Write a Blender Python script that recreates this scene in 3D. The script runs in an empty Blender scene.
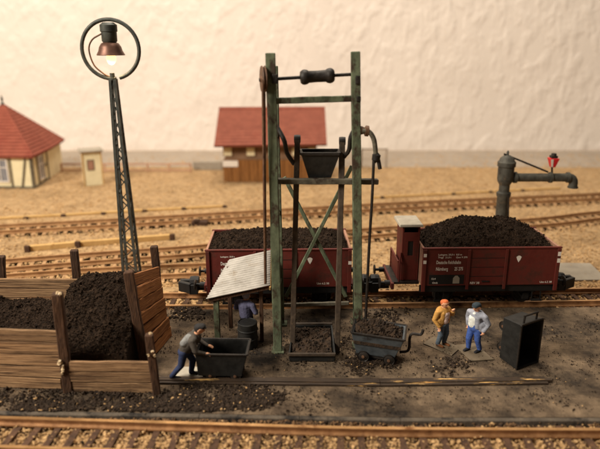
import bpy, bmesh, math, random
import numpy as np
from mathutils import Vector as V3, Matrix as M4, Euler
rnd = random.Random(7)
nrs = np.random.RandomState(11)
sc = bpy.context.scene
# ---------------------------------------------------------------- camera (1 unit = 1 m at the model's scale)
CAMH, FPX, HOR, CX, CY = 12.0, 600.0, 40.0, 300.0, 224.5
PITCH = math.atan((CY - HOR) / FPX)
cam_d = bpy.data.cameras.new('camera'); cam = bpy.data.objects.new('camera', cam_d)
sc.collection.objects.link(cam); sc.camera = cam
cam.location = (0, 0, CAMH); cam.rotation_euler = (math.pi / 2 - PITCH, 0, 0)
cam_d.sensor_width = 36.0; cam_d.lens = 36.0 * FPX / 600.0
cam_d.clip_start = 0.5; cam_d.clip_end = 500
cam_d.dof.use_dof = True; cam_d.dof.focus_distance = 25.6; cam_d.dof.aperture_fstop = 0.125
# ---------------------------------------------------------------- room light
w = bpy.data.worlds.new('World'); sc.world = w; w.use_nodes = True
wb = w.node_tree.nodes['Background']; wb.inputs[0].default_value = (1.0, 0.88, 0.74, 1); wb.inputs[1].default_value = 0.09
def area(name, loc, target, size, power, col):
    d = bpy.data.lights.new(name, 'AREA'); d.shape = 'RECTANGLE'; d.size, d.size_y = size
    d.energy = power; d.color = col
    o = bpy.data.objects.new(name, d); sc.collection.objects.link(o)
    o.location = loc; o.rotation_euler = (V3(target) - V3(loc)).to_track_quat('-Z', 'Y').to_euler()
    return o
area('window_light', (-52, -6, 46), (2, 42, 2), (22, 20), 88000, (1.0, 0.94, 0.83))
area('ceiling_light', (-4, 50, 80), (0, 58, 0), (44, 36), 80000, (1.0, 0.92, 0.80))
sc.view_settings.view_transform = 'Standard'; sc.view_settings.look = 'None'
sc.view_settings.exposure = -0.04; sc.view_settings.gamma = 1.0
sc.cycles.use_denoising = True
sc.cycles.max_bounces = 6; sc.cycles.sample_clamp_indirect = 4.0
# ---------------------------------------------------------------- helpers
C = sc.collection
def ray(px, py):
    a = (px - CX) / FPX; b = (py - CY) / FPX
    return V3((a, math.cos(PITCH) - b * math.sin(PITCH), -math.sin(PITCH) - b * math.cos(PITCH)))
def P(px, py, z=0.0):                       # where the view ray meets height z
    d = ray(px, py); t = (z - CAMH) / d.z
    return V3((d.x * t, d.y * t, z))
def A(px, py, Y):                           # where the view ray meets depth Y
    d = ray(px, py); t = Y / d.y
    return V3((d.x * t, Y, CAMH + d.z * t))
WORLD = {}
def tag(o, label=None, cat=None, group=None, kind=None):
    if label: o['label'] = label
    if cat: o['category'] = cat
    if group: o['group'] = group
    if kind: o['kind'] = kind
    return o
def thing(name, loc, label, cat, group=None, rz=0.0):
    o = bpy.data.objects.new(name, None); C.objects.link(o)
    o.empty_display_size = 0.3
    o.location = loc; o.rotation_euler = (0, 0, rz)
    WORLD[o] = M4.Translation(V3(loc)) @ M4.Rotation(rz, 4, 'Z')
    return tag(o, label, cat, group)
class MB:
    def __init__(s): s.v = []; s.f = []; s.m = []
    def add(s, vs, fs, mi=0):
        b = len(s.v); s.v += [tuple(x) for x in vs]
        s.f += [tuple(b + i for i in f) for f in fs]; s.m += [mi] * len(fs)
        return s
    def box(s, c, size, R=None, mi=0):
        c = V3(c); x, y, z = [q / 2 for q in size]
        vs = [V3((i * x, j * y, k * z)) for i in (-1, 1) for j in (-1, 1) for k in (-1, 1)]
        if R is not None: vs = [R @ q for q in vs]
        return s.add([c + q for q in vs], [(0, 1, 3, 2), (4, 6, 7, 5), (0, 4, 5, 1), (2, 3, 7, 6), (0, 2, 6, 4), (1, 5, 7, 3)], mi)
    def beam(s, a, b, wd, ht, up=(0, 0, 1), mi=0):
        a, b = V3(a), V3(b); d = b - a; L = d.length; d.normalize()
        u = V3(up); sd = u.cross(d)
        if sd.length < 1e-4: sd = V3((0, 1, 0)).cross(d)
        sd.normalize(); u = d.cross(sd)
        R = M4((d, sd, u)).transposed()
        return s.box((a + b) / 2, (L, wd, ht), R.to_3x3(), mi)
    def tube(s, pts, r, n=10, cap=True, mi=0):
        pts = [V3(p) for p in pts]; rs = r if isinstance(r, (list, tuple)) else [r] * len(pts)
        vs = []; ref = None
        for i, p in enumerate(pts):
            d = (pts[min(i + 1, len(pts) - 1)] - pts[max(i - 1, 0)]).normalized()
            if ref is None: ref = V3((0, 0, 1)) if abs(d.z) < .9 else V3((1, 0, 0))
            sd = (ref - d * ref.dot(d)).normalized(); ref = sd; u = d.cross(sd)
            for k in range(n):
                t = 2 * math.pi * k / n
                vs.append(p + (sd * math.cos(t) + u * math.sin(t)) * rs[i])
        fs = [(i * n + k, i * n + (k + 1) % n, (i + 1) * n + (k + 1) % n, (i + 1) * n + k) for i in range(len(pts) - 1) for k in range(n)]
        if cap: fs += [tuple(range(n))[::-1], tuple((len(pts) - 1) * n + k for k in range(n))]
        return s.add(vs, fs, mi)
    def lathe(s, prof, o, axis=(0, 0, 1), n=20, mi=0):
        ax = V3(axis).normalized(); ref = V3((1, 0, 0)) if abs(ax.x) < .9 else V3((0, 1, 0))
        sd = (ref - ax * ref.dot(ax)).normalized(); u = ax.cross(sd); o = V3(o); vs = []
        for r, h in prof:
            for k in range(n):
                t = 2 * math.pi * k / n
                vs.append(o + ax * h + (sd * math.cos(t) + u * math.sin(t)) * max(r, 1e-4))
        m = len(prof)
        fs = [(i * n + k, i * n + (k + 1) % n, (i + 1) * n + (k + 1) % n, (i + 1) * n + k) for i in range(m - 1) for k in range(n)]
        fs += [tuple(range(n))[::-1], tuple((m - 1) * n + k for k in range(n))]
        return s.add(vs, fs, mi)
    def hull8(s, lo, hi, mi=0):             # lo, hi: four corners each, same order
        vs = list(lo) + list(hi)
        return s.add(vs, [(3, 2, 1, 0), (4, 5, 6, 7)] + [(i, (i + 1) % 4, 4 + (i + 1) % 4, 4 + i) for i in range(4)], mi)
    def slab(s, pts, nrm, th, mi=0):        # polygon with thickness
        n = len(pts); nn = V3(nrm).normalized() * th
        vs = [V3(p) for p in pts] + [V3(p) - nn for p in pts]
        return s.add(vs, [tuple(range(n)), tuple(range(n, 2 * n))[::-1]] + [(i, n + i, n + (i + 1) % n, (i + 1) % n) for i in range(n)], mi)
def link(name, mb, mats, parent=None, smooth=False, bevel=0.0, seg=2, fix=True):
    me = bpy.data.meshes.new(name); me.from_pydata([tuple(x) for x in mb.v], [], mb.f)
    for m in (mats if isinstance(mats, (list, tuple)) else [mats]): me.materials.append(m)
    if any(mb.m): me.polygons.foreach_set('material_index', mb.m)
    if fix:
        bm = bmesh.new(); bm.from_mesh(me); bmesh.ops.recalc_face_normals(bm, faces=bm.faces); bm.to_mesh(me); bm.free()
    if smooth: me.polygons.foreach_set('use_smooth', [True] * len(me.polygons))
    o = bpy.data.objects.new(name, me); C.objects.link(o)
    if parent is not None:
        Wm = WORLD[parent]; me.transform(Wm.inverted()); o.parent = parent; WORLD[o] = Wm
    else: WORLD[o] = M4.Identity(4)
    if smooth:
        try: me.set_sharp_from_angle(angle=math.radians(38))
        except Exception: pass
    if bevel:
        b = o.modifiers.new('bevel', 'BEVEL'); b.width = bevel; b.segments = seg; b.limit_method = 'ANGLE'; b.angle_limit = math.radians(40)
    return o
def shared(name, me, parent, world):        # a piece that shares mesh data
    o = bpy.data.objects.new(name, me); C.objects.link(o)
    o.parent = parent; o.matrix_local = WORLD[parent].inverted() @ world
    return o
# ---------------------------------------------------------------- materials
def srgb(r, g, b):
    f = lambda c: (c / 255 / 12.92) if c / 255 <= .04045 else ((c / 255 + .055) / 1.055) ** 2.4
    return (f(r), f(g), f(b), 1)
MATS = {}
def mat(name, c1, c2=None, scale=3.0, stretch=(1, 1, 1), rough=.8, bump=.0, bscale=None, metal=0.0, c3=None, c3lo=.62, c3hi=.72, c3scale=1.2, vary=0.0, detail=6, spec=.3, coord='Object', bdist=.05, bump2=0):
    m = bpy.data.materials.new(name); m.use_nodes = True; nt = m.node_tree; N = nt.nodes; L = nt.links
    b = N['Principled BSDF']; b.inputs['Roughness'].default_value = rough; b.inputs['Metallic'].default_value = metal
    b.inputs['Specular IOR Level'].default_value = spec
    tc = N.new('ShaderNodeTexCoord'); mp = N.new('ShaderNodeMapping'); mp.inputs['Scale'].default_value = stretch
    oi = N.new('ShaderNodeObjectInfo')
    L.new(tc.outputs[coord], mp.inputs[0])
    add = N.new('ShaderNodeVectorMath'); add.operation = 'ADD'
    mulr = N.new('ShaderNodeMath'); mulr.operation = 'MULTIPLY'; mulr.inputs[1].default_value = 37.0 if vary else 0.0
    L.new(oi.outputs['Random'], mulr.inputs[0]); L.new(mp.outputs[0], add.inputs[0]); L.new(mulr.outputs[0], add.inputs[1])
    c2 = c2 or c1
    n1 = N.new('ShaderNodeTexNoise'); n1.inputs['Scale'].default_value = scale; n1.inputs['Detail'].default_value = detail; n1.inputs['Roughness'].default_value = .65
    L.new(add.outputs[0], n1.inputs['Vector'])
    rp = N.new('ShaderNodeValToRGB'); rp.color_ramp.elements[0].position = .32; rp.color_ramp.elements[1].position = .68
    rp.color_ramp.elements[0].color = c1; rp.color_ramp.elements[1].color = c2
    L.new(n1.outputs[0], rp.inputs[0]); col = rp.outputs[0]
    if c3:
        n3 = N.new('ShaderNodeTexNoise'); n3.inputs['Scale'].default_value = c3scale; n3.inputs['Detail'].default_value = 7; n3.inputs['Roughness'].default_value = .7
        L.new(add.outputs[0], n3.inputs['Vector'])
        r3 = N.new('ShaderNodeMapRange'); r3.inputs[1].default_value = c3lo; r3.inputs[2].default_value = c3hi
        L.new(n3.outputs[0], r3.inputs[0])
        mx = N.new('ShaderNodeMixRGB'); mx.inputs[2].default_value = c3; L.new(r3.outputs[0], mx.inputs[0]); L.new(col, mx.inputs[1]); col = mx.outputs[0]
    if vary:
        hs = N.new('ShaderNodeHueSaturation'); mr = N.new('ShaderNodeMapRange'); mr.inputs[3].default_value = 1 - vary; mr.inputs[4].default_value = 1 + vary
        L.new(oi.outputs['Random'], mr.inputs[0]); L.new(mr.outputs[0], hs.inputs['Value']); L.new(col, hs.inputs['Color']); col = hs.outputs[0]
    L.new(col, b.inputs['Base Color'])
    if bump:
        nb = N.new('ShaderNodeTexNoise'); nb.inputs['Scale'].default_value = bscale or scale * 2; nb.inputs['Detail'].default_value = 5
        L.new(add.outputs[0], nb.inputs['Vector'])
        bp = N.new('ShaderNodeBump'); bp.inputs['Strength'].default_value = bump; bp.inputs['Distance'].default_value = bdist
        L.new(nb.outputs[0], bp.inputs['Height']); L.new(bp.outputs[0], b.inputs['Normal'])
    MATS[name] = m
    return m
S = srgb
m_sand = mat('sand', S(126, 98, 66), S(188, 154, 110), 2.6, rough=.95, bump=.9, bscale=6, c3=S(116, 88, 54), c3lo=.5, c3hi=.8, c3scale=.3, detail=12, bdist=.16)
m_road = mat('road_gray', S(142, 128, 112), S(158, 143, 126), .5, rough=.95, bump=.2)
m_wallp = None
m_stone = mat('ballast_tan', S(142, 108, 68), S(198, 160, 112), 7, rough=.95, c3=S(80, 55, 34), c3lo=.55, c3hi=.62, c3scale=5, detail=2)
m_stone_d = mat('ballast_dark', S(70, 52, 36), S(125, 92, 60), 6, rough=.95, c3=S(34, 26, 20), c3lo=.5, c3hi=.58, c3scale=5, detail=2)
m_coal = mat('coal', S(24, 16, 9), S(52, 36, 23), 9, rough=.9, bump=.8, bscale=30, c3=S(112, 88, 66), c3lo=.61, c3hi=.72, c3scale=12, spec=.15)
m_coal_spill = mat('coal_spill', S(26, 19, 13), S(60, 45, 32), 11, rough=.85, c3=S(150, 120, 84), c3lo=.66, c3hi=.72, c3scale=5, spec=.2)
m_dirt = mat('brown_slack', S(28, 20, 13), S(66, 48, 32), 5, rough=.95, bump=.7, bscale=14, c3=S(20, 15, 11), c3lo=.55, c3hi=.65, c3scale=3)
m_wood = mat('weathered_timber', S(88, 58, 36), S(178, 140, 100), 2.6, (.22, 12, 12), rough=.88, bump=.9, bscale=3.5, c3=S(52, 32, 18), c3lo=.52, c3hi=.62, c3scale=1.2, vary=.25)
m_wood_o = mat('orange_timber', S(116, 66, 32), S(192, 128, 74), 2.2, (.25, 11, 11), rough=.8, bump=.6, bscale=3.5, c3=S(60, 30, 14), c3lo=.57, c3hi=.68, c3scale=1.6, vary=.2)
m_post = mat('dark_timber', S(44, 28, 18), S(86, 58, 38), 2.5, (7, 7, 1), rough=.85, bump=.6, bscale=4, c3=S(120, 88, 60), c3lo=.64, c3hi=.75, c3scale=1.5, vary=.15)
m_sleeper = mat('sleeper_brown', S(50, 34, 24), S(92, 64, 44), 3, (1, 1, 1), rough=.9, bump=.5, c3=S(150, 110, 70), c3lo=.62, c3hi=.75, c3scale=2.5, vary=.2)
m_rail = mat('rusty_rail', S(126, 86, 54), S(172, 126, 84), 3, rough=.55, metal=.35, bump=.15, c3=S(70, 40, 22), c3lo=.55, c3hi=.7, c3scale=.8)
m_railtop = mat('rail_head', S(176, 132, 84), S(206, 162, 112), 2, rough=.32, metal=.75, c3=S(120, 74, 40), c3lo=.55, c3hi=.68, c3scale=.9)
m_railf = mat('sandy_rail', S(136, 96, 60), S(170, 128, 84), 2, rough=.7, metal=.1)
m_sleeperf = mat('sandy_sleeper', S(138, 104, 70), S(178, 140, 100), 2.5, rough=.95, bump=.4, vary=.15)
m_green = mat('green_paint', S(60, 66, 48), S(106, 112, 86), 2.4, (1, 1, .6), rough=.7, bump=.4, bscale=5, c3=S(56, 42, 30), c3lo=.5, c3hi=.6, c3scale=1.9, detail=8)
m_brownm = mat('rust_brown_metal', S(72, 50, 36), S(112, 80, 58), 4, rough=.6, bump=.3, c3=S(124, 84, 54), c3lo=.6, c3hi=.72, c3scale=3, metal=.2)
m_darkm = mat('dark_metal', S(28, 24, 21), S(52, 45, 39), 4, rough=.55, bump=.35, bscale=9, metal=.3, c3=S(82, 66, 50), c3lo=.63, c3hi=.74, c3scale=3)
m_guide = mat('guide_brown', S(50, 40, 32), S(80, 66, 52), 3, rough=.6, bump=.3, c3=S(112, 90, 68), c3lo=.6, c3hi=.72, c3scale=2)
m_bar = mat('grey_bar', S(70, 64, 52), S(104, 96, 80), 4, rough=.7, bump=.3, c3=S(48, 34, 24), c3lo=.55, c3hi=.65)
m_tin = mat('corrugated_card', S(146, 138, 128), S(178, 170, 160), 2, rough=.85, bump=.2, c3=S(140, 124, 104), c3lo=.58, c3hi=.72, c3scale=1.3)
m_cart = mat('cart_grey', S(62, 66, 68), S(92, 96, 98), 3, rough=.5, bump=.25, metal=.2, c3=S(40, 30, 24), c3lo=.55, c3hi=.68, c3scale=2.2)
m_cartd = mat('cart_black', S(26, 25, 23), S(46, 44, 41), 3, rough=.5, bump=.25, metal=.2, c3=S(68, 58, 48), c3lo=.62, c3hi=.72, c3scale=2.2)
m_red = mat('oxide_red', S(84, 29, 21), S(106, 39, 29), 1.6, rough=.65, bump=.2, bscale=6, c3=S(58, 36, 26), c3lo=.47, c3hi=.72, c3scale=1.6, detail=9)
m_redd = mat('oxide_red_inside', S(140, 100, 80), S(168, 124, 100), 2, rough=.8)
m_black = mat('black_plastic', S(20, 18, 17), S(32, 29, 27), 3, rough=.5)
m_white = mat('white_print', S(214, 200, 184), S(230, 218, 204), 6, rough=.7)
m_cabroof = mat('cab_roof', S(150, 140, 124), S(174, 163, 145), 2, rough=.8, bump=.15)
m_iron = mat('crane_iron', S(56, 53, 47), S(86, 82, 72), 3, rough=.6, bump=.3, metal=.3, c3=S(112, 92, 70), c3lo=.6, c3hi=.75, c3scale=1.6)
m_lampred = mat('lamp_red', S(176, 24, 30), S(200, 40, 44), 3, rough=.4)
m_mast = mat('mast_grey', S(50, 50, 46), S(82, 82, 74), 3, rough=.55, metal=.3)
m_tile = mat('red_tile', S(122, 60, 44), S(144, 76, 57), 1.5, (1, 1, 1), rough=.85, bump=.4, bscale=6, c3=S(120, 48, 34), c3lo=.55, c3hi=.75, c3scale=.8)
m_tile2 = mat('brown_tile', S(122, 65, 49), S(142, 80, 61), 1.5, rough=.85, bump=.4, bscale=5, c3=S(124, 56, 40), c3lo=.55, c3hi=.8, c3scale=.5)
m_plaster = mat('cream_plaster', S(212, 196, 156), S(228, 212, 172), 1.5, rough=.9, bump=.2)
m_beam = mat('grey_timber', S(92, 82, 66), S(120, 108, 86), 3, rough=.85)
m_glass = mat('dull_glass', S(96, 96, 100), S(140, 138, 140), 1.2, rough=.15, spec=.6)
m_shedw = mat('shed_board', S(116, 74, 36), S(148, 98, 50), 1.4, (4, 4, .6), rough=.9, bump=.3, c3=S(110, 70, 34), c3lo=.55, c3hi=.7)
m_shedu = mat('shed_upper', S(112, 84, 62), S(134, 102, 76), 1.4, rough=.9)
m_yellow = mat('yellow_timber', S(172, 134, 80), S(194, 156, 100), 1.4, rough=.85, bump=.2, c3=S(150, 108, 54), c3lo=.58, c3hi=.7)
m_plate = mat('figure_plate', S(96, 82, 64), S(116, 100, 80), 2.5, rough=.6, bump=.1, c3=S(90, 74, 56), c3lo=.58, c3hi=.75)
m_plate_l = mat('figure_plate_light', S(150, 140, 124), S(172, 162, 144), 2.5, rough=.5, bump=.1)
m_pad = mat('grey_slab', S(140, 128, 112), S(158, 146, 128), 1.2, rough=.9, bump=.2)
m_gum = mat('dried_glue', S(190, 160, 120), S(210, 186, 150), 5, rough=.35)
m_gap = mat('dark_gap', S(40, 32, 26), S(54, 44, 34), 3, rough=.95)
def cloth(n, r, g, b): return mat(n, S(r * .86, g * .86, b * .86), S(min(255, r * 1.06), min(255, g * 1.06), min(255, b * 1.06)), 9, rough=.8, bump=.6, bscale=11, bdist=.04, c3=S(r * .5, g * .48, b * .46), c3lo=.58, c3hi=.72, c3scale=5)
# wallpaper: chalky paint over raised woodchip strokes
m_wallp = mat('wallpaper', S(226, 212, 198), S(232, 218, 204), .12, rough=.95)
def wall_relief():
    nt = m_wallp.node_tree; N = nt.nodes; L = nt.links; b = N['Principled BSDF']
    tc = N.new('ShaderNodeTexCoord'); mp = N.new('ShaderNodeMapping'); mp.inputs['Scale'].default_value = (1, 1, .6); mp.inputs['Rotation'].default_value = (0, .25, 0)
    n = N.new('ShaderNodeTexNoise'); n.inputs['Scale'].default_value = .8; n.inputs['Detail'].default_value = 3; n.inputs['Distortion'].default_value = .25
    r = N.new('ShaderNodeValToRGB'); r.color_ramp.elements[0].position = .42; r.color_ramp.elements[1].position = .72
    n2 = N.new('ShaderNodeTexNoise'); n2.inputs['Scale'].default_value = 2.6; n2.inputs['Detail'].default_value = 4
    ml = N.new('ShaderNodeMath'); ml.operation = 'MULTIPLY_ADD'; ml.inputs[1].default_value = .12
    bp = N.new('ShaderNodeBump'); bp.inputs['Strength'].default_value = .42; bp.inputs['Distance'].default_value = .2
    L.new(tc.outputs['Object'], mp.inputs[0]); L.new(mp.outputs[0], n.inputs['Vector']); L.new(mp.outputs[0], n2.inputs['Vector'])
    L.new(n.outputs[0], r.inputs[0]); L.new(n2.outputs[0], ml.inputs[0]); L.new(r.outputs[0], ml.inputs[2])
    L.new(ml.outputs[0], bp.inputs['Height']); L.new(bp.outputs[0], b.inputs['Normal'])
wall_relief()
# pavement: dusty stamped concrete, fine block joints, coal dust stains
m_pave = mat('pavement', S(66, 53, 41), S(134, 112, 88), 1.1, rough=.92, c3=S(40, 33, 27), c3lo=.46, c3hi=.64, c3scale=.32, detail=14, spec=.2)
def pave_relief():
    nt = m_pave.node_tree; N = nt.nodes; L = nt.links; b = N['Principled BSDF']
    tc = N.new('ShaderNodeTexCoord')
    br = N.new('ShaderNodeTexBrick'); br.inputs['Scale'].default_value = 1.0; br.inputs['Brick Width'].default_value = .34; br.inputs['Row Height'].default_value = .17; br.inputs['Mortar Size'].default_value = .018; br.inputs['Mortar Smooth'].default_value = .6
    n = N.new('ShaderNodeTexNoise'); n.inputs['Scale'].default_value = 7; n.inputs['Detail'].default_value = 10; n.inputs['Roughness'].default_value = .7
    mx = N.new('ShaderNodeMath'); mx.operation = 'MULTIPLY_ADD'; mx.inputs[1].default_value = -.16
    bp = N.new('ShaderNodeBump'); bp.inputs['Strength'].default_value = .9; bp.inputs['Distance'].default_value = .07
    L.new(tc.outputs['Object'], br.inputs['Vector']); L.new(tc.outputs['Object'], n.inputs['Vector'])
    L.new(br.outputs['Fac'], mx.inputs[0]); L.new(n.outputs[0], mx.inputs[2]); L.new(mx.outputs[0], bp.inputs['Height']); L.new(bp.outputs[0], b.inputs['Normal'])
pave_relief()
# rubbed guide rail: dark with bright scraped patches
m_scrape = mat('scraped_rail', S(40, 31, 24), S(74, 58, 44), 2.4, (.45, 5, 5), rough=.5, metal=.2, c3=S(226, 178, 108), c3lo=.6, c3hi=.64, c3scale=1.1, bump=.2)
# ---------------------------------------------------------------- the setting
ZG = -0.30
def sheet(name, pts, m, z):
    return link(name, MB().add([(x, y, z) for x, y in pts], [tuple(range(len(pts)))]), m)
YW = P(300, 151, ZG).y
g = sheet('ground', [(-70, 4), (70, 4), (70, YW + 1), (-70, YW + 1)], m_sand, ZG); tag(g, kind='structure')
rd = MB()
a0, a1 = P(-60, 166, ZG), P(660, 168, ZG)
rdo = sheet('road', [(-70, a0.y), (70, a1.y), (70, YW), (-70, YW)], m_road, ZG + .012); tag(rdo, kind='structure')
wl = MB().box((0, YW + 1, 22), (140, 1.6, 46)); wlo = link('wall', wl, m_wallp); tag(wlo, kind='structure')
# pavement slab between the two near tracks
fr = [(P(x, y, 0).x, P(x, y, 0).y) for x, y in ((-60, 409), (0, 410), (200, 413), (300, 415), (400, 417), (660, 417))]
yb0, yb1 = P(0, 311, 0).y, P(600, 306, 0).y
pv = MB(); top = fr + [(22, yb1), (-22, yb0)]
pv.slab([(x, y, 0) for x, y in top], (0, 0, 1), .28)
pvo = link('pavement', pv, m_pave, bevel=.04); tag(pvo, kind='structure')
m_kerb = mat('kerb_concrete', S(62, 54, 46), S(96, 84, 70), 1.6, rough=.9, bump=.5, bscale=6, c3=S(34, 29, 25), c3lo=.5, c3hi=.62, c3scale=.9)
kb = MB()
fk = [V3((x, y - .13, .004)) for x, y in fr]
for i in range(len(fk) - 1):
    kb.beam(fk[i] - V3((0, 0, .13)), fk[i + 1] - V3((0, 0, .13)), .2, .27)
kbo = link('kerb', kb, m_kerb, bevel=.03); tag(kbo, kind='structure')
# ---------------------------------------------------------------- scattered lumps
ICO_V = []
_t = (1 + 5 ** .5) / 2
for a in (-1, 1):
    for b in (-_t, _t): ICO_V += [(0, a, b), (a, b, 0), (b, 0, a)]
ICO_V = np.array(ICO_V); ICO_V /= np.linalg.norm(ICO_V[0])
def _icof():
    bm = bmesh.new(); vs = [bm.verts.new(v) for v in ICO_V]; r = bmesh.ops.convex_hull(bm, input=vs)
    bm.verts.index_update(); f = [tuple(v.index for v in q.verts) for q in bm.faces]; bm.free(); return f
ICO_F = np.array(_icof())
def lumps(mb, pts, size, flat=.75, mi=0, jag=.28):
    pts = np.asarray(pts); n = len(pts)
    if n == 0: return mb
    sz = size[0] + (size[1] - size[0]) * nrs.rand(n) ** 2
    ang = nrs.rand(n) * 6.283; ca, sa = np.cos(ang), np.sin(ang)
    V = ICO_V[None] * (1 + jag * nrs.randn(n, 12, 1)) * (0.7 + .6 * nrs.rand(n, 1, 3))
    V[:, :, 2] *= flat
    x = V[:, :, 0] * ca[:, None] - V[:, :, 1] * sa[:, None]; y = V[:, :, 0] * sa[:, None] + V[:, :, 1] * ca[:, None]
    V = np.stack([x, y, V[:, :, 2]], 2) * sz[:, None, None] * .5 + pts[:, None, :]
    b = len(mb.v)
    F = (ICO_F[None] + (np.arange(n) * 12)[:, None, None] + b).reshape(-1, 3)
    mb.v += [tuple(q) for q in V.reshape(-1, 3).tolist()]; mb.f += [tuple(q) for q in F.tolist()]; mb.m += [mi] * len(F)
    return mb
_VN = {}
def vnoise(x, y, seed=0):                   # smooth value noise for heaps
    if seed not in _VN: _VN[seed] = np.random.RandomState(seed).rand(64, 64)
    T = _VN[seed]
    xi = np.floor(x).astype(int); yi = np.floor(y).astype(int); fx = x - xi; fy = y - yi
    fx = fx * fx * (3 - 2 * fx); fy = fy * fy * (3 - 2 * fy)
    g = lambda i, j: T[i % 64, j % 64]
    return (g(xi, yi) * (1 - fx) * (1 - fy) + g(xi + 1, yi) * fx * (1 - fy) + g(xi, yi + 1) * (1 - fx) * fy + g(xi + 1, yi + 1) * fx * fy) - .5
def heap(name, x0, x1, y0, y1, hf, base, m, lump, nl, parent=None, M=None, nx=60, ny=50, seed=1, amp=.16, mlump=None):
    X, Y = np.meshgrid(np.linspace(x0, x1, nx), np.linspace(y0, y1, ny), indexing='ij')
    Z = np.vectorize(hf)(X, Y)
    Z = Z + amp * vnoise(X * 2.2, Y * 2.2, seed) + amp * .6 * vnoise(X * 5, Y * 5, seed + 1) + amp * .4 * vnoise(X * 11, Y * 11, seed + 2)
    vs = np.stack([X, Y, Z], 2).reshape(-1, 3); mb = MB(); q = lambda i, j: i * ny + j
    mb.add(vs.tolist(), [(q(i, j), q(i + 1, j), q(i + 1, j + 1), q(i, j + 1)) for i in range(nx - 1) for j in range(ny - 1)])
    loop = [q(i, 0) for i in range(nx)] + [q(nx - 1, j) for j in range(1, ny)] + [q(i, ny - 1) for i in range(nx - 2, -1, -1)] + [q(0, j) for j in range(ny - 2, 0, -1)]
    b = len(mb.v); mb.v += [(mb.v[i][0], mb.v[i][1], base) for i in loop]; n = len(loop)
    mb.f += [(loop[k], b + k, b + (k + 1) % n, loop[(k + 1) % n]) for k in range(n)] + [tuple(b + k for k in range(n))]; mb.m += [0] * (n + 1)
    idx = nrs.randint(0, len(vs), nl); p = vs[idx] + np.stack([nrs.randn(nl) * (x1 - x0) / nx, nrs.randn(nl) * (y1 - y0) / ny, nrs.rand(nl) * lump[0] * .4], 1)
    p[:, 0] = np.clip(p[:, 0], x0 + .03, x1 - .03); p[:, 1] = np.clip(p[:, 1], y0 + .03, y1 - .03)
    kk = int(nl * .93); lumps(mb, p[:kk], (lump[0], lump[0] * 2.6), 1.0, jag=.34); lumps(mb, p[kk:], (lump[1] * .6, lump[1] * 1.3), 1.0, jag=.36)
    if M is not None: mb.v = [tuple(M @ V3(v)) for v in mb.v]
    return link(name, mb, [m, mlump] if mlump else m, parent, fix=False)
# ---------------------------------------------------------------- tracks
def rail_mb(line, zt, h=.26, wt=.13, wf=.26):
    mb = MB(); prof = [(-wf / 2, -h), (wf / 2, -h), (wf / 2, -h + .05), (wt * .3, -h + .09), (wt * .3, -.07), (wt / 2, -.05), (wt / 2, 0), (-wt / 2, 0), (-wt / 2, -.05), (-wt * .3, -.07), (-wt * .3, -h + .09), (-wf / 2, -h + .05)]
    n = len(prof); vs = []
    for i, p in enumerate(line):
        d = (line[min(i + 1, len(line) - 1)] - line[max(i - 1, 0)]); d.z = 0; d.normalize(); sd = V3((-d.y, d.x, 0))
        vs += [V3((p.x, p.y, zt)) + sd * a + V3((0, 0, b)) for a, b in prof]
    mb.v = [tuple(v) for v in vs]
    for i in range(len(line) - 1):
        for k in range(n):
            mb.f.append((i * n + k, (i + 1) * n + k, (i + 1) * n + (k + 1) % n, i * n + (k + 1) % n)); mb.m.append(1 if k == 6 else 0)
    mb.f += [tuple(range(n)), tuple(range((len(line) - 1) * n, len(line) * n))[::-1]]; mb.m += [0, 0]
    return mb
_slm = MB().box((0, 0, 0), (.22, 2.5, .22))
_so = link('sleeper_source', _slm, m_sleeper, bevel=.02); SLP = _so.data; SLPF = SLP.copy(); SLPF.materials[0] = m_sleeperf
bpy.data.objects.remove(_so)
def resample(pts, step):
    out = [pts[0].copy()]; acc = 0
    for a, b in zip(pts, pts[1:]):
        L = (b - a).length; t = step - acc
        while t <= L: out.append(a.lerp(b, t / L)); t += step
        acc = L - (t - step)
    return out
def spline(pts, n=10):
    out = []; p = [pts[0] * 2 - pts[1]] + pts + [pts[-1] * 2 - pts[-2]]
    for i in range(1, len(p) - 2):
        for k in range(n):
            t = k / n; a, b, c, d = p[i - 1], p[i], p[i + 1], p[i + 2]
            out.append(.5 * ((2 * b) + (c - a) * t + (2 * a - 5 * b + 4 * c - d) * t * t + (3 * b - a - 3 * c + d) * t ** 3))
    return out + [pts[-1]]
def track(center, zt, label, spacing=.66, far=False):
    sl = 1.0
    t = thing('railway_track', (center[len(center) // 2].x, center[len(center) // 2].y, zt - .47), label, 'track', 'model railway tracks')
    line = spline(center, 14)
    for s in (-1, 1):
        rl = []
        for i, p in enumerate(line):
            d = (line[min(i + 1, len(line) - 1)] - line[max(i - 1, 0)]); d.z = 0; d.normalize()
            rl.append(p + V3((-d.y, d.x, 0)) * .72 * s)
        link('rail', rail_mb(rl, zt), [m_railf, m_railf] if far else [m_rail, m_railtop], t)
    pts = resample(line, spacing)
    for i, p in enumerate(pts):
        q = pts[min(i + 1, len(pts) - 1)] - pts[max(i - 1, 0)]
        M = M4.Translation(V3((p.x, p.y, zt - .26 - .11 + .004))) @ M4.Rotation(math.atan2(q.y, q.x) + rnd.uniform(-.03, .03), 4, 'Z') @ M4.Diagonal((1 + rnd.uniform(-.08, .08), sl, 1, 1))
        shared('sleeper', SLPF if far else SLP, t, M)
    return t, line
ZR = 0.12
def off(pts, dy): return [V3((p.x, p.y + dy, p.z)) for p in pts]
front_c = off([P(x, y, ZR) for x, y in ((-40, 415.5), (0, 417), (200, 423), (300, 426), (400, 428), (600, 429), (650, 429))], -.72)
wag_c = off([P(x, y, ZR) for x, y in ((-60, 307.5), (170, 305), (420, 302.5), (600, 300), (660, 299))], .72)
ZB = ZG + .34
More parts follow.
